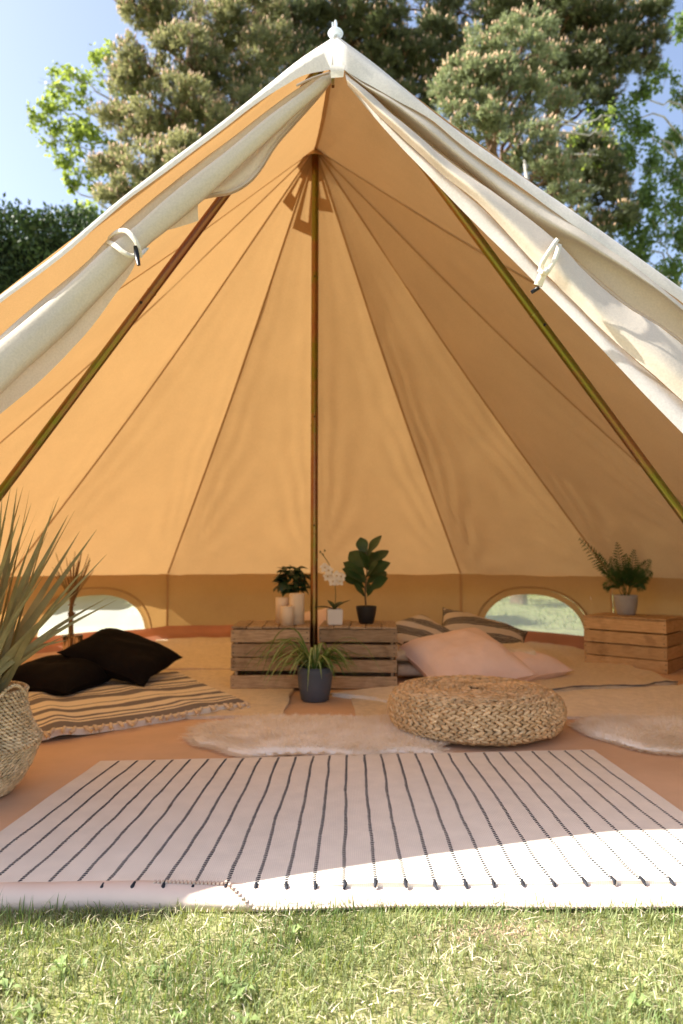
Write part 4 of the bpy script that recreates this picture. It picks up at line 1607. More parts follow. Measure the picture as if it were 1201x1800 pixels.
# ------------------------------------------------------------------ crates
def crate(label, loc, rz, L, D, H, gaps, mx, my, group, seed):
    r_ = random.Random(seed)
    t = thing('wooden_crate', label, 'crate', loc, rz, group)
    st = 0.011

    def piece(name, lo, hi, m, tilt=0.0):
        b = MB()
        lo, hi = np.array(lo, float), np.array(hi, float)
        bv = 0.0022
        # chamfered board with a slightly uneven outline
        ax = int(np.argmax(hi - lo))
        o1, o2 = [i for i in range(3) if i != ax]
        rows = []
        for k in np.linspace(0, 1, 7):
            ring_ = []
            for s1, s2 in ((0, 0), (1, 0), (1, 1), (0, 1)):
                for e in ((0, 1), (1, 0)) if (s1 + s2) % 2 == 0 else ((1, 0), (0, 1)):
                    p = V(0, 0, 0)
                    p[ax] = lerp(lo[ax], hi[ax], k)
                    p[o1] = (lo[o1] + bv * e[0]) if s1 == 0 else (hi[o1] - bv * e[0])
                    p[o2] = (lo[o2] + bv * e[1]) if s2 == 0 else (hi[o2] - bv * e[1])
                    p[o2] += 0.0016 * fbm((k * 2.3 + seed, lo[2] * 31 + s2, lo[0] * 17 + lo[1] * 11), 1.0)
                    ring_.append(p)
            rows.append(ring_)
        b.grid(rows, closev=True)
        b.add(rows[0], [tuple(reversed(range(8)))])
        b.add(rows[-1], [tuple(range(8))])
        o = b.build(name, m, t, smooth=False, world=False)
        if tilt:
            o.rotation_euler = (0, tilt, 0)
        return o
    ns = 4
    free = H - 0.004
    sh = (free - sum(gaps)) / ns
    z = 0.002
    nails = MB()
    for k in range(ns):
        j = r_.uniform(-.003, .003)
        piece('slat', (-L / 2 + j, -D / 2, z), (L / 2 + j, -D / 2 + st, z + sh - .002), mx)
        piece('slat', (-L / 2, D / 2 - st, z), (L / 2, D / 2, z + sh - .002), mx)
        for s in (-1, 1):
            xx = s * (L / 2 - 0.012)
            piece('side_slat', (min(xx - .007, xx + .007) + s * .002, -D / 2 + st + .001, z), (max(xx - .007, xx + .007) + s * .002, D / 2 - st - .001, z + sh - .002), my)
            for q in (0.28, 0.72):
                p = V(s * (L / 2 - r_.uniform(.010, .020)), -D / 2 - .0004, z + sh * (q + r_.uniform(-.06, .06)))
                nails.tube([p + V(0, .002, 0), p + V(0, -.0012, 0)], r_.uniform(.0028, .0042), 7)
        z += sh + (gaps[k] if k < len(gaps) else 0)
    for sx in (-1, 1):
        for sy in (-1, 1):
            piece('corner_post', (sx * (L / 2 - .022) - .018 * (sx > 0) - (0 if sx > 0 else 0), sy * (D / 2 - st - .022) - .02, 0.004), (sx * (L / 2 - .022) + .018 * (sx < 0), sy * (D / 2 - st - .022) + .02, H - .016), my)
    nt_ = 5
    g = 0.005
    tw = (L - g * (nt_ - 1)) / nt_
    for k in range(nt_):
        x0 = -L / 2 + k * (tw + g)
        dz = r_.uniform(-.002, .003)
        piece('top_board', (x0, -D / 2 - .001 + r_.uniform(-.003, .003), H + .0 + dz), (x0 + tw, D / 2, H + .012 + dz), my)
    piece('bottom_board', (-L / 2 + .03, -D / 2 + .02, 0.004), (L / 2 - .03, D / 2 - .02, 0.012), M['inside_dark'])
    nails.build('nails', M['nail'], t, smooth=False, world=False, kind='stuff')
    return t


CH = 0.362
crate('weathered slatted crate left of the centre pole, three candles on top', (-0.443, 4.48, 0.016), R(1.5), 0.485, 0.46, CH, [.026, .004, .006], M['wood'], M['wood_y'], 'weathered slatted crates beside the centre pole', 3)
crate('weathered slatted crate right of the centre pole with three open gaps', (0.112, 4.52, 0.004), R(-3), 0.490, 0.46, CH + .008, [.022, .016, .014], M['wood'], M['wood_y'], 'weathered slatted crates beside the centre pole', 4)
a3 = math.atan2(4.86 - 5.27, 2.29 - 1.85)
c3 = V(2.07, 5.065, 0) + 0.20 * V(-math.sin(a3), math.cos(a3), 0)
crate('lighter pine crate by the right window carrying the small palm', tuple(c3), a3, 0.60, 0.40, 0.372, [.004, .006, .008], M['wood_light'], M['wood_light_y'], None, 9)

TOPL, TOPR = 0.016 + CH + .0145, 0.004 + CH + .008 + .0145


# candles
def candle(label, x, y, r, h):
    t = thing('candle', label, 'candle', (x, y, TOPL), group='cream pillar candles on the left crate')
    b = MB()
    b.lathe([(0.001, 0), (r, 0), (r, h - .004), (r - .004, h), (r * .7, h - .003), (r * .3, h - .008), (0.001, h - .009)], 28, 0, (x, y, TOPL))
    b.build('wax', M['wax'], t)
    b = MB()
    b.tube([V(x, y, TOPL + h - .010), V(x + .001, y, TOPL + h + .008)], .0015, 6)
    b.build('wick', M['wick'], t)


candle('tallest cream pillar candle, nearest the centre pole', -0.288, 4.43, 0.050, 0.196)
candle('middle cream pillar candle, furthest left and half hidden', -0.386, 4.50, 0.046, 0.166)
candle('shortest cream pillar candle standing in front of the other two', -0.345, 4.36, 0.042, 0.118)


# ------------------------------------------------------------------ plants
def pot(t, name, prof, m, c, n=32):
    b = MB()
    b.lathe(prof, n, 0, c)
    p = b.build(name, m, t)
    rt, zt = prof[-1]
    b = MB()
    rows = []
    for k in np.linspace(0.02, 1, 6):
        rows.append([V(c[0] + rt * k * math.cos(q), c[1] + rt * k * math.sin(q), c[2] + zt + .004 * fbm((k * 5 * math.cos(q), k * 5 * math.sin(q), 1), 2)) for q in np.linspace(0, 6.283, 20, endpoint=False)])
    b.grid(rows, closev=True)
    b.build('soil', M['soil'], t)
    return p


def leaf_mesh(name, prof, L, W, m, droop=0.15, fold=0.12, wav=0.0, nseg=12):
    b = MB()
    l, c, r, l2, r2 = [], [], [], [], []
    for i in range(nseg + 1):
        k = i / nseg
        j = k * (len(prof) - 1)
        w_ = lerp(prof[int(j)], prof[min(len(prof) - 1, int(j) + 1)], j - int(j)) * W
        z = -droop * L * k * k
        wv = wav * math.sin(k * 14) * W
        c.append(V(L * k, 0, z))
        l.append(V(L * k, w_, z + fold * w_ + wv))
        r.append(V(L * k, -w_, z + fold * w_ - wv))
        l2.append(V(L * k, w_ * .5, z + fold * w_ * .75))
        r2.append(V(L * k, -w_ * .5, z + fold * w_ * .75))
    b.grid([l, l2, c, r2, r])
    o = b.build(name, m)
    me = o.data
    bpy.data.objects.remove(o)
    return me


def put(name, me, parent, p, d, roll=0.0, s=1.0):
    """shared leaf mesh at world point p pointing along d"""
    o = bpy.data.objects.new(name, me)
    C.objects.link(o)
    o.parent = parent
    d = Vector([float(q) for q in d]).normalized()
    q = d.to_track_quat('X', 'Z') @ Matrix.Rotation(roll, 3, 'X').to_quaternion()
    loc = Vector([float(k) for k in p]) - parent.location
    o.matrix_local = Matrix.LocRotScale(loc, q, Vector((s, s, s)))
    return o


# fiddle-leaf fig
fx, fy = 0.163, 4.52
t = thing('fiddle_leaf_fig', 'fig plant with big rounded dark leaves in a black pot on the right crate', 'plant', (fx, fy, TOPR))
pot(t, 'pot', [(0.002, 0), (0.042, 0), (0.050, .008), (0.064, .075), (0.068, .104), (0.068, .112), (0.063, .112), (0.060, .095)], M['pot_dark'], (fx, fy, TOPR))
st_top = V(fx - .004, fy, TOPR + .47)
b = MB()
b.tube(smooth_path([V(fx, fy, TOPR + .09), V(fx - .008, fy, TOPR + .2), V(fx + .004, fy, TOPR + .33), st_top], 14), [.006] * 7 + [.0045] * 7, 8)
b.build('stem', M['stem_brown'], t)
fig = leaf_mesh('leaf', [.05, .12, .45, .62, .70, .85, 1.0, 1.05, .92, .55, .03], 0.15, 0.040, M['leaf_fig'], droop=.16, fold=.18, wav=.05)
for k, (u, v, dd) in enumerate([(632, 944, .02), (668, 940, .0), (690, 962, .03), (693, 985, -.06), (598, 985, .02), (602, 1000, -.06), (608, 968, .08), (680, 1018, -.08), (600, 1012, -.04), (688, 1000, .10), (625, 1030, -.10), (655, 1028, .08), (640, 968, -.10), (672, 972, .1), (660, 990, -.12), (618, 1000, .12)]):
    tip = at(u, v, fy + dd)
    z0 = lerp(TOPR + .15, TOPR + .45, np.clip((1045 - v) / 100, 0, 1)) - .03
    p = V(fx + random.uniform(-.006, .006), fy, max(TOPR + .14, min(z0, tip[2] - .005)))
    d = tip - p
    L = np.linalg.norm(d)
    put('leaf', fig, t, p, d + V(0, 0, .03), random.uniform(-.35, .35) + (1 if d[0] > 0 else -1) * 0.85, max(.75, min(1.25, L / .15)))

# bushy plant behind the candles
hx, hy = -0.330, 4.63
t = thing('bushy_plant', 'bushy dark green pot plant standing behind the cream candles', 'plant', (hx, hy, TOPL))
pot(t, 'pot', [(0.002, 0), (0.05, 0), (0.055, .01), (0.064, .13), (0.058, .13), (0.056, .115)], M['pot_dark'], (hx, hy, TOPL))
lm = leaf_mesh('leaf', [.05, .5, .85, 1, .95, .75, .45, .02], 0.075, 0.026, M['leaf_dark'], droop=.35, fold=.25)
b = MB()
for k in range(9):
    a = k * 2.4
    e = V(hx + .07 * math.cos(a), hy + .07 * math.sin(a), TOPL + .28)
    b.tube([V(hx, hy, TOPL + .11), lerp(V(hx, hy, TOPL + .11), e, .5) + V(0, 0, .02), e], .0025, 5)
b.build('stem', M['stem_green'], t)
for k in range(120):
    a, zz = random.uniform(0, 6.28), random.uniform(-.75, 1)
    rr_ = 0.085 * math.sqrt(max(0, 1 - zz * zz * .8)) * random.uniform(.35, 1)
    p = V(hx + rr_ * math.cos(a) * 1.05, hy + rr_ * math.sin(a), TOPL + .275 + zz * .082)
    put('leaf', lm, t, p, V(math.cos(a), math.sin(a), random.uniform(-.7, .55) + zz * .3), random.uniform(-.6, .6), random.uniform(.65, 1.1))

# orchid
ox, oy = -0.045, 4.42
t = thing('white_orchid', 'white orchid in a square white pot, close right of the centre pole', 'plant', (ox, oy, TOPR))
b = MB()
b.lathe([(0.002, 0), (0.058, 0), (0.066, .004), (0.070, .1), (0.064, .1), (0.062, .088)], 4, 0, (0, 0, 0))
rot = Matrix.Rotation(R(45 + 6), 3, 'Z')
b.v = [tuple(np.array(rot @ Vector(p)) + V(ox, oy, TOPR)) for p in b.v]
o = b.build('pot', M['pot_white'], t, smooth=False)
md = o.modifiers.new('edge', 'BEVEL')
md.width = 0.004
b = MB()
b.lathe([(0.001, .088), (.062, .088)], 4, 0, (0, 0, 0))
b.v = [tuple(np.array(rot @ Vector(p)) + V(ox, oy, TOPR)) for p in b.v]
b.build('soil', M['soil'], t)
spike = smooth_path([V(ox, oy, TOPR + .08), at(590, 1045, oy), at(588, 1020, oy), at(580, 995, oy - .02), at(571, 980, oy - .03), at(563, 970, oy - .03)], 24)
b = MB()
b.tube(spike, .0026, 6)
b.build('stem', M['stem_green'], t)
ol_ = leaf_mesh('leaf', [.4, .7, .95, 1, .9, .6, .05], 0.13, 0.022, M['leaf_dark'], droop=.25, fold=.35)
for d, s in ((V(.75, -.2, .75), .95), (V(-.9, -.25, .35), 1.05), (V(.3, .6, .5), .9), (V(-.3, .5, .6), .8)):
    put('leaf', ol_, t, (ox, oy, TOPR + .095), d, 0, s)
pm = leaf_mesh('petal', [.15, .6, .95, 1, .85, .45, .05], 0.032, 0.015, M['petal'], droop=.15, fold=.15, nseg=6)
for u, v, dd in ((578, 1003, -.05), (592, 1012, -.06), (585, 1022, -.055), (597, 1022, -.03), (576, 1014, -.03), (571, 998, -.05), (600, 1014, -.05)):
    p = at(u, v, oy + dd)
    fl = bpy.data.objects.new('flower', None)
    C.objects.link(fl)
    fl.parent = t
    b = MB()
    b.lathe([(0.001, 0), (.005, .002), (.004, .008), (0.001, .011)], 8, 0, (0, 0, 0))
    bpy.data.objects.remove(fl)
    f_ = MB()
    face = nrm(V(random.uniform(-.4, .4), -1, random.uniform(-.1, .5)))
    sx_ = nrm(np.cross(face, V(0, 0, 1)))
    sy_ = np.cross(sx_, face)
    for k in range(5):
        a = math.pi / 2 + k * 2 * math.pi / 5
        d = math.cos(a) * sx_ + math.sin(a) * sy_
        s_ = np.cross(d, face)
        wd_ = (0.021, .015, .017, .017, .015)[k] * 1.0
        L_ = .031
        f_.add([p, p + d * L_ * .5 + s_ * wd_ * .9 + face * .004, p + d * L_ * .55 + face * .006, p + d * L_ * .5 - s_ * wd_ * .9 + face * .004, p + d * L_ * .95 + s_ * wd_ * .4, p + d * L_ * .95 - s_ * wd_ * .4, p + d * L_ * 1.05 - face * .002],
               [(0, 2, 1), (0, 3, 2), (1, 2, 6, 4), (2, 3, 5, 6)])
    fo = f_.build('flower', M['petal'], t)
    b = MB()
    b.tube([p, p + face * .008, p + face * .013], [.004, .005, .002], 7)
    b.build('lip', M['petal_core'], fo)
for u, v in ((563, 970), (568, 975), (557, 984), (571, 968)):
    p = at(u, v, oy - .03)
    b = MB()
    b.tube([p + V(0, 0, -.008), p, p + V(0, 0, .008)], [.003, .0065, .002], 8)
    b.build('bud', M['stem_green'], t)

# spider plant
sx, sy = -0.152, 3.97
t = thing('spider_plant', 'spider plant with arching striped leaves in a slate pot before the crates', 'plant', (sx, sy, 0.002))
pot(t, 'pot', [(0.002, 0), (0.070, 0), (0.080, .006), (0.094, .08), (0.101, .15), (0.103, .192), (0.098, .192), (0.094, .165)], M['pot_blue'], (sx, sy, 0.002))
for k in range(92):
    a = random.uniform(0, 6.28) if k > 26 else random.uniform(2.2, 4.4)
    Ln = random.uniform(.17, .33) if k > 22 else random.uniform(.32, .52)
    if k in (2, 5, 9):
        a, Ln = random.uniform(-.4, .3), random.uniform(.36, .46)
    up_ = random.uniform(.35, 1.0)
    p0 = V(sx + .04 * math.cos(a) * random.random(), sy + .04 * math.sin(a) * random.random(), .17)
    d = V(math.cos(a), math.sin(a) * .8, 0)
    hgt = Ln * .55 * up_
    p1 = p0 + d * Ln * .28 + V(0, 0, hgt * .9)
    p2 = p0 + d * Ln * .62 + V(0, 0, hgt * .75)
    dn = random.uniform(.4, 1.25) * hgt
    p3 = p0 + d * Ln * random.uniform(.85, .98) + V(0, 0, hgt * .75 - dn)
    p3[2] = max(0.03, p3[2])
    if p3[1] > 4.22:
        p3[1] = 4.2
        p2[1] = min(p2[1], 4.19)
    b = MB()
    strap_leaf(b, [p0, p1, p2, p3], random.uniform(.0065, .0095), V(-math.sin(a), math.cos(a), 0), (.6, .9, 1, .9, .7, .4, .05), fold=.35, mi=0, mc=1 if k % 3 else None)
    b.build('leaf', [M['leaf_spider'], M['leaf_cream']], t)

# small palm on the pine crate
qx, qy = at(1101, 1060, 5.28)[0], 5.28
TOP3 = 0.372 + .0125
t = thing('small_palm', 'small feathery palm in a pale grey pot on the pine crate', 'plant', (qx, qy, TOP3))
pot(t, 'pot', [(0.002, 0), (0.060, 0), (0.066, .006), (0.080, .07), (0.086, .125), (0.086, .150), (0.081, .150), (0.079, .135)], M['pot_grey'], (qx, qy, TOP3))
for k, (u, v, dd, droop) in enumerate([(1020, 948, -.05, .2), (1048, 972, .1, .15), (1085, 955, .05, .1), (1142, 985, .0, .25), (1128, 1000, -.1, .3), (1130, 1035, -.1, .5), (1068, 1005, -.12, .3), (1062, 1030, .1, .4), (1100, 975, -.1, .1), (1115, 968, .1, .1), (1145, 1005, .1, .3), (1075, 980, .1, .15), (1093, 1005, -.15, .2), (1118, 1015, -.15, .3), (1105, 990, -.05, .1), (1083, 1015, -.16, .3)]):
    tip = at(u, v, qy + dd)
    p0 = V(qx + random.uniform(-.02, .02), qy + random.uniform(-.02, .02), TOP3 + .13)
    mid = lerp(p0, tip, .55) + V(0, 0, droop * .14)
    P = smooth_path([p0, lerp(p0, mid, .5) + V(0, 0, .02), mid, tip], 24)
    b = MB()
    b.tube(P, .002, 5)
    for i in range(8, 24):
        kk = (i - 8) / 15
        tn = nrm(P[min(23, i + 1)] - P[i - 1])
        side = nrm(np.cross(tn, V(0.1, -1, .25)))
        Ll = .075 * math.sin(math.pi * (0.2 + .75 * kk)) + .008
        for sg in (-1, 1):
            d = nrm(tn * .75 + side * sg * .85 + V(0, 0, -.18) + V(0, random.uniform(-.35, .2), 0))
            wv = np.cross(d, V(0, 1, .3)) * .0058
            p = P[i]
            b.add([p, p + d * Ll * .45 + wv, p + d * Ll + V(0, 0, -.01), p + d * Ll * .45 - wv], [(0, 1, 2, 3)])
    b.build('frond', M['leaf_palm'], t)

# dried grass bunch in a glass vase, behind the basket
gx, gy = -2.11, 5.42
vz = thing('glass_vase', 'clear ribbed glass vase behind the black cushions', 'vase', (gx, gy, 0))
glass = bpy.data.materials.new('vase_glass')
glass.use_nodes = True
gb = glass.node_tree.nodes['Principled BSDF']
gb.inputs['Base Color'].default_value = (0.95, 0.93, 0.9, 1)
gb.inputs['Transmission Weight'].default_value = 1.0
gb.inputs['Roughness'].default_value = 0.08
gb.inputs['IOR'].default_value = 1.3
b = MB()
rows = []
for z in (0.004, 0.01, 0.1, 0.2, 0.215):
    rows.append([V(gx + (.072 + .003 * math.cos(q * 24)) * math.cos(q), gy + (.072 + .003 * math.cos(q * 24)) * math.sin(q), z) for q in np.linspace(0, 6.2832, 96, endpoint=False)])
for z in (0.215, 0.1, 0.016):
    rows.append([V(gx + .066 * math.cos(q), gy + .066 * math.sin(q), z) for q in np.linspace(0, 6.2832, 96, endpoint=False)])
b.grid(rows, closev=True)
b.build('vase_body', glass, vz)
t = thing('dried_grass_bunch', 'tied bunch of thin dried brown stems standing in the glass vase', 'dried stems', (gx, gy, 0.02))
for k in range(34):
    a = k * 2.39
    q = random.uniform(.2, 1)
    p = V(gx + .02 * math.cos(a), gy + .02 * math.sin(a), .02)
    n1 = V(gx + .016 * q * math.cos(a) - .02, gy + .016 * q * math.sin(a), .36)
    n2 = V(gx + .022 * q * math.cos(a) - .01, gy + .022 * q * math.sin(a), .50)
    e = V(gx + .22 * q * math.cos(a) * random.uniform(.6, 1.1), gy + .15 * q * math.sin(a), random.uniform(.66, .90))
    b = MB()
    b.tube(smooth_path([p, n1, n2, e], 12), [.0045] * 8 + [.003, .003, .004, .002], 5)
    b.build('stem', M['stem_dry'] if k % 4 else M['palm_dry'], t)
b = MB()
for z in (.37, .38, .39, .45):
    b.tube([V(gx - .015 + .026 * math.cos(q), gy + .026 * math.sin(q), z) for q in np.linspace(0, 6.28, 14)], .004, 5)
b.build('binding', M['stem_dry'], t)


# ------------------------------------------------------------------ trees
def tufts(pos, dirs, nk, ln, wd, L):
    """needle brushes: triangles along each shoot"""
    n = len(pos)
    dirs = dirs / (np.linalg.norm(dirs, axis=1)[:, None] + 1e-9)
    P = np.repeat(pos, nk, 0)
    D_ = np.repeat(dirs, nk, 0)
    k = len(P)
    s = rng.uniform(0, 1, k)[:, None]
    base = P + D_ * s * L
    rad = rng.normal(0, 1, (k, 3))
    rad -= (rad * D_).sum(1)[:, None] * D_
    rad /= np.linalg.norm(rad, axis=1)[:, None] + 1e-9
    d = D_ * rng.uniform(.4, 1.0, k)[:, None] + rad * rng.uniform(.5, 1.0, k)[:, None]
    l = ln * rng.uniform(.6, 1.15, k)[:, None]
    sd_ = np.cross(d, rng.normal(0, 1, (k, 3)))
    sd_ /= np.linalg.norm(sd_, axis=1)[:, None] + 1e-9
    v = np.stack([base + sd_ * wd, base - sd_ * wd, base + d * l], 1)
    return v.reshape(-1, 3), k


def candles_(pos, dirs, L, r_):
    n = len(pos)
    dirs = dirs / (np.linalg.norm(dirs, axis=1)[:, None] + 1e-9)
    a = np.cross(dirs, V(0.3, 0.9, 0.2))
    a /= np.linalg.norm(a, axis=1)[:, None]
    c = np.cross(dirs, a)
    ring_ = [pos + dirs * L * .35 + r_ * (math.cos(q) * a + math.sin(q) * c) for q in (0, 2.09, 4.19)]
    v = np.stack([pos] + ring_ + [pos + dirs * L], 1)
    f = np.array([[0, 2, 1], [0, 3, 2], [0, 1, 3], [4, 1, 2], [4, 2, 3], [4, 3, 1]])
    F = (np.arange(n) * 5)[:, None, None] + f[None]
    return v.reshape(-1, 3), F.reshape(-1, 3)


def limb_tube(b, p, q, r0, r1, wob=0.15, n=9):
    p, q = np.asarray(p, float), np.asarray(q, float)
    L = np.linalg.norm(q - p)
    pts = []
    for i in range(n):
        k = i / (n - 1)
        pt = lerp(p, q, k) + V(fbm(p + k * 3, 1.1), fbm(q - k * 2.2, 1.1), fbm(p * .7 + k * 2.7, 1.0)) * wob * L * .35 * math.sin(math.pi * k) + V(0, 0, .06 * L * math.sin(math.pi * k))
        pts.append(pt)
    b.tube(pts, list(np.linspace(r0, r1, n)), 7)
    return pts


def pine(label, base, top, r0, clumps, needle, cone_rate, dens=1.0, cone_hi=True, group='pine trees behind the tent'):
    """clumps: (u, v, radius in px, depth)"""
    base, top = np.asarray(base, float), np.asarray(top, float)
    t = thing('pine_tree', label, 'tree', base, group=group)
    b = MB()
    tr = limb_tube(b, base, top, r0, r0 * .4, .05, 16)
    b.build('trunk', M['bark'], t)
    VS, NF, PP, DD = [], 0, [], []
    for (u, v, rp, d) in clumps:
        c = at(u, v, d)
        rad = rp / 1201 * d
        # a limb from the trunk to this clump
        j = int(np.argmin([np.linalg.norm((p - c) * V(1, 1, 1.0) + V(0, 0, .5)) for p in tr]))
        b = MB()
        pts = limb_tube(b, tr[j], c, .05, .02, .3)
        # twigs fanning through the clump
        subs = []
        for k in range(7):
            a, e = random.uniform(0, 6.28), random.uniform(-.3, .9)
            q = c + rad * .85 * V(math.cos(a) * math.cos(e), math.sin(a) * math.cos(e), math.sin(e) * .7)
            limb_tube(b, lerp(pts[-3], c, .6), q, .014, .006, .3, 5)
            subs.append(q)
        b.build('limb', M['bark'], t)
        # several smaller cushions of shoots make the clump uneven
        nsub = max(9, int(rp / 4.6))
        for k in range(nsub):
            dv = rng.normal(0, 1, 3)
            dv /= np.linalg.norm(dv)
            sc = c + dv * rad * V(.85, .85, .72) * rng.uniform(.35, 1.0)
            sr = rad * rng.uniform(.22, .42)
            m_ = int(dens * 26 * (sr / .25) ** 2) + 6
            m_ = min(m_, 170)
            q = rng.normal(0, 1, (m_, 3))
            q /= np.linalg.norm(q, axis=1)[:, None]
            q[:, 2] = np.abs(q[:, 2]) * np.where(rng.uniform(0, 1, m_) < .78, 1, -1)
            pos = sc + q * V(sr, sr, sr * .6) * rng.uniform(.5, 1.0, m_)[:, None]
            dr = q * .8 + dv * .35 + V(0, 0, .65) + rng.normal(0, .25, (m_, 3))
            PP.append(pos)
            DD.append(dr)
    PP, DD = np.concatenate(PP), np.concatenate(DD)
    dmean = np.mean([c[3] for c in clumps])
    v1, k1 = tufts(PP, DD, 15, .0105 * dmean / 1.35, .0008 * dmean, .0085 * dmean)
    pick = rng.uniform(0, 1, len(PP)) < cone_rate * np.clip(DD[:, 2] / np.linalg.norm(DD, axis=1) + .3, 0, 1)
    cp = PP[pick] + nrm(V(0, 0, 1)) * .0
    dd = DD[pick] / np.linalg.norm(DD[pick], axis=1)[:, None]
    v2, f2 = candles_(cp + dd * .0095 * dmean, dd + V(0, 0, .5), .0075 * dmean, .0016 * dmean)
    f1 = np.arange(len(v1)).reshape(-1, 3)
    big_mesh('crown', np.concatenate([v1, v2]), np.concatenate([f1, f2 + len(v1)]), [needle, M['cone']],
             np.concatenate([np.zeros(len(f1)), np.ones(len(f2))]), parent=t)
    return t


pine('brownish pine full of spent cones, left behind the tent peak', (-3.4, 14.0, GZ), (-3.2, 14.6, 14.5), .26,
     [(235, 15, 58, 13.2), (300, 50, 70, 13.5), (385, 40, 75, 13.6), (450, 20, 60, 14), (345, 120, 80, 13.2), (430, 120, 70, 13.6), (260, 125, 62, 13.0), (205, 140, 42, 13.2), (300, 200, 75, 12.8), (385, 215, 70, 13.0), (235, 225, 52, 13.4), (190, 200, 34, 13.6), (330, 285, 70, 12.6), (255, 300, 60, 12.8), (200, 290, 40, 13.0), (215, 350, 50, 12.6), (290, 350, 50, 12.5), (440, 185, 60, 13.4), (195, 345, 30, 13.0), (480, 75, 50, 13.8)],
     M['needle'], .5, 1.6)
pine('dark open pine with bare pale branches straight behind the tent peak', (0.45, 16.5, GZ), (0.2, 16.5, 16.5), .24,
     [(505, 40, 52, 15.5), (560, 15, 48, 16), (640, 10, 46, 15.5), (515, 120, 46, 15.2), (700, 35, 55, 16), (660, 120, 42, 16), (715, 110, 52, 16.2), (745, 175, 42, 16.4), (610, 60, 34, 16.5), (555, 70, 38, 16), (770, 60, 45, 16.5), (690, 165, 36, 16), (530, 95, 46, 15.6), (600, 30, 40, 15.8), (670, 60, 50, 15.8), (780, 115, 45, 16.6), (740, 80, 45, 16.4), (480, 20, 50, 15.6), (570, 120, 30, 16), (470, 90, 48, 15.0), (500, 70, 46, 15.4), (610, 15, 45, 16.2), (760, 20, 50, 16.6), (790, 80, 46, 16.8), (700, 85, 44, 16.4), (775, 180, 44, 16.6), (730, 140, 44, 16.6), (655, 90, 40, 16.4), (545, 30, 46, 15.8), (520, 230, 60, 16.5), (620, 260, 60, 17), (720, 270, 60, 17), (560, 350, 60, 17), (680, 370, 60, 17)],
     M['needle_dark'], .22, 1.5)
pine('lighter blue-green pine with fresh pink candles right of the tent peak', (3.3, 12.8, GZ), (3.0, 12.9, 9.8), .16,
     [(835, 105, 55, 11.6), (880, 75, 48, 11.6), (940, 50, 45, 11.8), (820, 165, 60, 11.4), (885, 150, 60, 11.5), (950, 130, 45, 11.8), (800, 215, 42, 11.3), (860, 225, 55, 11.3), (925, 205, 50, 11.5), (910, 265, 48, 11.0), (955, 250, 45, 11.0), (965, 305, 45, 11.0), (1000, 300, 36, 11.2), (990, 345, 40, 11.0), (985, 195, 32, 11.8), (845, 140, 60, 11.4), (905, 110, 55, 11.5), (870, 185, 55, 11.3), (800, 140, 40, 11.6), (930, 165, 45, 11.4)],
     M['needle_blue'], .36, 1.6)
pine('tall shaded pine filling the top right behind the other pines', (5.6, 17.0, GZ), (5.2, 17.0, 17.5), .28,
     [(850, 25, 58, 16.5), (920, 15, 60, 16.5), (1000, 25, 62, 16), (1070, 30, 62, 16), (1140, 40, 50, 16.2), (1010, 100, 60, 16), (1080, 100, 55, 16), (1130, 110, 38, 16.2), (1020, 165, 46, 15.8), (1070, 165, 36, 15.8), (970, 140, 50, 16.2), (1150, 75, 30, 16), (800, 20, 45, 17), (1030, 250, 48, 15), (1060, 310, 50, 15), (1080, 375, 48, 15), (1030, 340, 40, 15), (1040, 400, 40, 15), (1050, 280, 46, 15.4), (1015, 300, 40, 15.2), (1075, 345, 40, 15.2), (960, 40, 55, 16.8), (1040, 60, 55, 16.4), (1100, 70, 45, 16.4), (900, 60, 50, 16.8), (1045, 125, 50, 16.2), (900, 330, 60, 17), (1000, 450, 60, 16.5), (880, 430, 60, 17), (1080, 520, 60, 16.5)],
     M['needle_dark'], .25, 1.5)


def leafy(name, label, base, top, r0, clumps, leafm, dens, size, hang=0.0, group=None, extra_limbs=(), barkm=None):
    base, top = np.asarray(base, float), np.asarray(top, float)
    t = thing(name, label, 'tree', base, group=group)
    b = MB()
    tr = limb_tube(b, base, top, r0, r0 * .25, .06, 18)
    b.build('trunk', barkm or M['bark_birch'], t)
    VS = []
    for (u, v, rp, d) in clumps:
        c = at(u, v, d)
        rad = rp / 1201 * d
        j = int(np.argmin([np.linalg.norm(p - c + V(0, 0, .9)) for p in tr]))
        b = MB()
        pts = limb_tube(b, tr[j], c, .035, .010, .35)
        for k in range(6):
            a, e = random.uniform(0, 6.28), random.uniform(-.8, .8)
            limb_tube(b, pts[-2], c + rad * .9 * V(math.cos(a) * math.cos(e), math.sin(a) * math.cos(e), math.sin(e) - hang * .4), .008, .003, .3, 5)
        b.build('limb', barkm or M['bark_birch'], t)
        ns = max(6, int(rp / 4))
        for k in range(ns):
            dv = rng.normal(0, 1, 3)
            dv /= np.linalg.norm(dv)
            sc = c + dv * rad * rng.uniform(.25, 1.0) + V(0, 0, -hang * rad * .3)
            m_ = int(dens * rng.uniform(10, 28))
            pos = sc + rng.normal(0, 1, (m_, 3)) * rad * V(.16, .16, .13 + hang * .3)
            q = rng.normal(0, 1, (m_, 3))
            q[:, 2] -= .5
            q /= np.linalg.norm(q, axis=1)[:, None]
            sd_ = np.cross(q, rng.normal(0, 1, (m_, 3)))
            sd_ /= np.linalg.norm(sd_, axis=1)[:, None]
            s = size * rng.uniform(.6, 1.2, m_)[:, None]
            VS.append(np.stack([pos, pos + q * s * .55 + sd_ * s * .38, pos + q * s * 1.15, pos + q * s * .55 - sd_ * s * .38], 1).reshape(-1, 3))
    v = np.concatenate(VS)
    big_mesh('crown', v, np.arange(len(v)).reshape(-1, 4), leafm, parent=t)
    return t


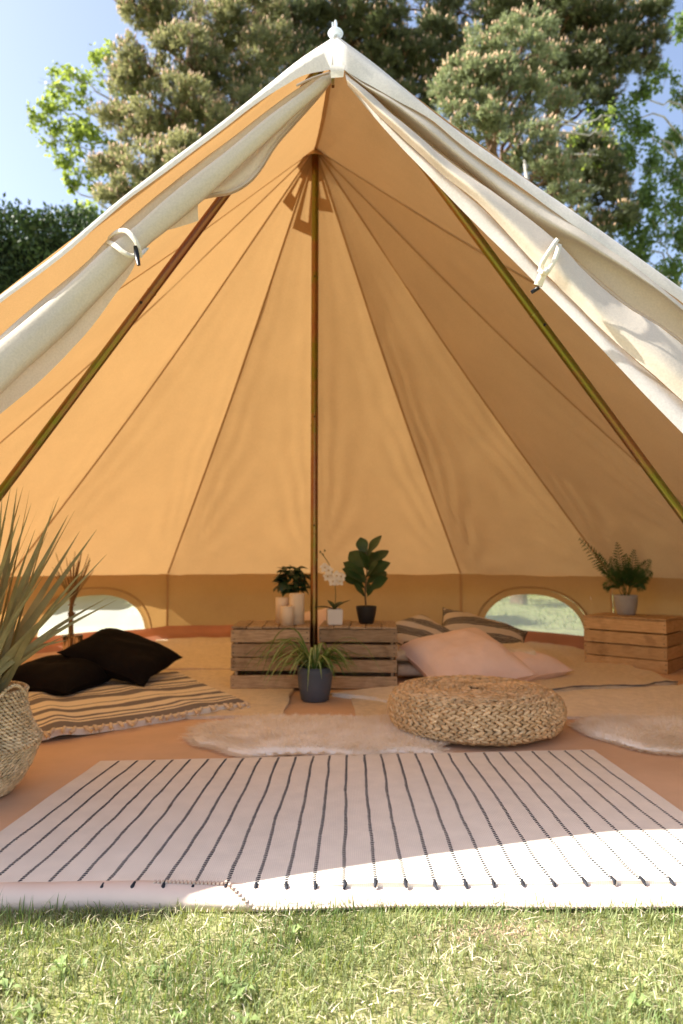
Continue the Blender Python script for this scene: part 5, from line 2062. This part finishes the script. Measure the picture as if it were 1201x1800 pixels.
leafy('birch_tree', 'bright green sunlit birch against open sky at the left', (-6.3, 17.5, GZ), (-5.6, 17.2, 12.5), .14,
      [(165, 120, 34, 17), (120, 130, 30, 17), (90, 150, 24, 17), (140, 165, 42, 17), (80, 185, 24, 17), (60, 205, 20, 17), (105, 205, 38, 17), (160, 215, 42, 17), (85, 240, 30, 17), (130, 250, 40, 17), (185, 265, 40, 17), (110, 285, 26, 17), (150, 300, 34, 17), (120, 325, 18, 17), (160, 375, 34, 16.5), (200, 330, 40, 17), (215, 385, 30, 16.5), (185, 90, 26, 17.2), (145, 392, 22, 16.5), (240, 330, 34, 17), (220, 180, 36, 17.3)],
      M['birch_leaf'], 1.7, .11)
leafy('birch_tree', 'drooping birch with pale forked trunk against sky at the far right', (8.6, 17.0, GZ), (9.6, 17.0, 15.0), .17,
      [(1190, 40, 26, 17), (1165, 130, 26, 17), (1195, 170, 24, 17), (1120, 165, 28, 16.5), (1085, 200, 34, 16), (1050, 205, 26, 16), (1120, 225, 28, 16), (1185, 235, 24, 17), (1100, 270, 36, 16), (1150, 285, 38, 16), (1195, 300, 34, 16), (1130, 335, 38, 16), (1185, 360, 40, 16), (1100, 390, 40, 15.5), (1150, 410, 38, 15.5), (1195, 425, 30, 15.5), (1120, 445, 34, 15.5), (1175, 475, 34, 15.5), (1230, 250, 40, 16), (1230, 380, 40, 16)],
      M['birch_leaf_dark'], 3.2, .10, hang=.5)
leafy('birch_tree', 'slim birch with pale yellow-green leaves between the candle-tipped pine and the right birch', (4.25, 11.6, GZ), (3.55, 14.0, 11.2), .085,
      [(1030, 215, 26, 14.5), (1060, 240, 28, 14.5), (1010, 235, 22, 14.5), (1075, 205, 24, 14.5), (1045, 275, 24, 14.5)],
      M['birch_leaf'], .55, .085, hang=.6)


def hedge(label, x0, x1, y0, y1, z1, n, leaf, seed, slope=0.0):
    t = thing('hedge', label, 'hedge', ((x0 + x1) / 2, (y0 + y1) / 2, GZ))
    b = MB()
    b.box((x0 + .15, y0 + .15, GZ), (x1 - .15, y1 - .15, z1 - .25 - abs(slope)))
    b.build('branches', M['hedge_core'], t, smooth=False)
    A = np.array([(x1 - x0) * (z1), (y1 - y0) * z1, (y1 - y0) * z1, (x1 - x0) * (y1 - y0)])
    f = rng.choice(4, n, p=A / A.sum())
    a, c = rng.uniform(0, 1, n), rng.uniform(0, 1, n)
    X = np.where(f == 1, x1, np.where(f == 2, x0, x0 + a * (x1 - x0)))
    Y = np.where(f == 0, y0, np.where((f == 1) | (f == 2), y0 + a * (y1 - y0), y0 + c * (y1 - y0)))
    top = z1 - slope * (X - x0) / (x1 - x0)
    Z = np.where(f == 3, top, GZ + c * (top - GZ))
    bul = .16 * (np.sin(X * 3.1 + seed) * np.cos(Z * 2.7 + Y) + .6 * np.sin(X * 7 + Z * 6.1)) + rng.normal(0, .07, n)
    Y = np.where(f == 0, Y - bul, Y)
    Z = np.where(f == 3, Z + bul * .6, Z)
    pos = np.stack([X, Y, Z], 1) + rng.normal(0, .05, (n, 3))
    q = rng.normal(0, 1, (n, 3)) + V(0, -.5, .6)
    q /= np.linalg.norm(q, axis=1)[:, None]
    sd_ = np.cross(q, rng.normal(0, 1, (n, 3)))
    sd_ /= np.linalg.norm(sd_, axis=1)[:, None]
    s = .06 * rng.uniform(.5, 1.3, n)[:, None]
    v = np.stack([pos, pos + q * s * .55 + sd_ * s * .3, pos + q * s * 1.2, pos + q * s * .55 - sd_ * s * .3], 1).reshape(-1, 3)
    big_mesh('leaves', v, np.arange(n * 4).reshape(-1, 4), leaf, parent=t)
    return t


hedge('tall clipped dark green hedge rising beside the tent at the left', -9.0, -3.25, 9.0, 10.4, 5.80, 140000, M['hedge_leaf'], 1.0, slope=.35)
hedge('low boundary hedge beyond the lawn, glimpsed through the tent windows', -16, 20, 23, 24.5, 2.6, 26000, M['hedge_leaf'], 2.0)
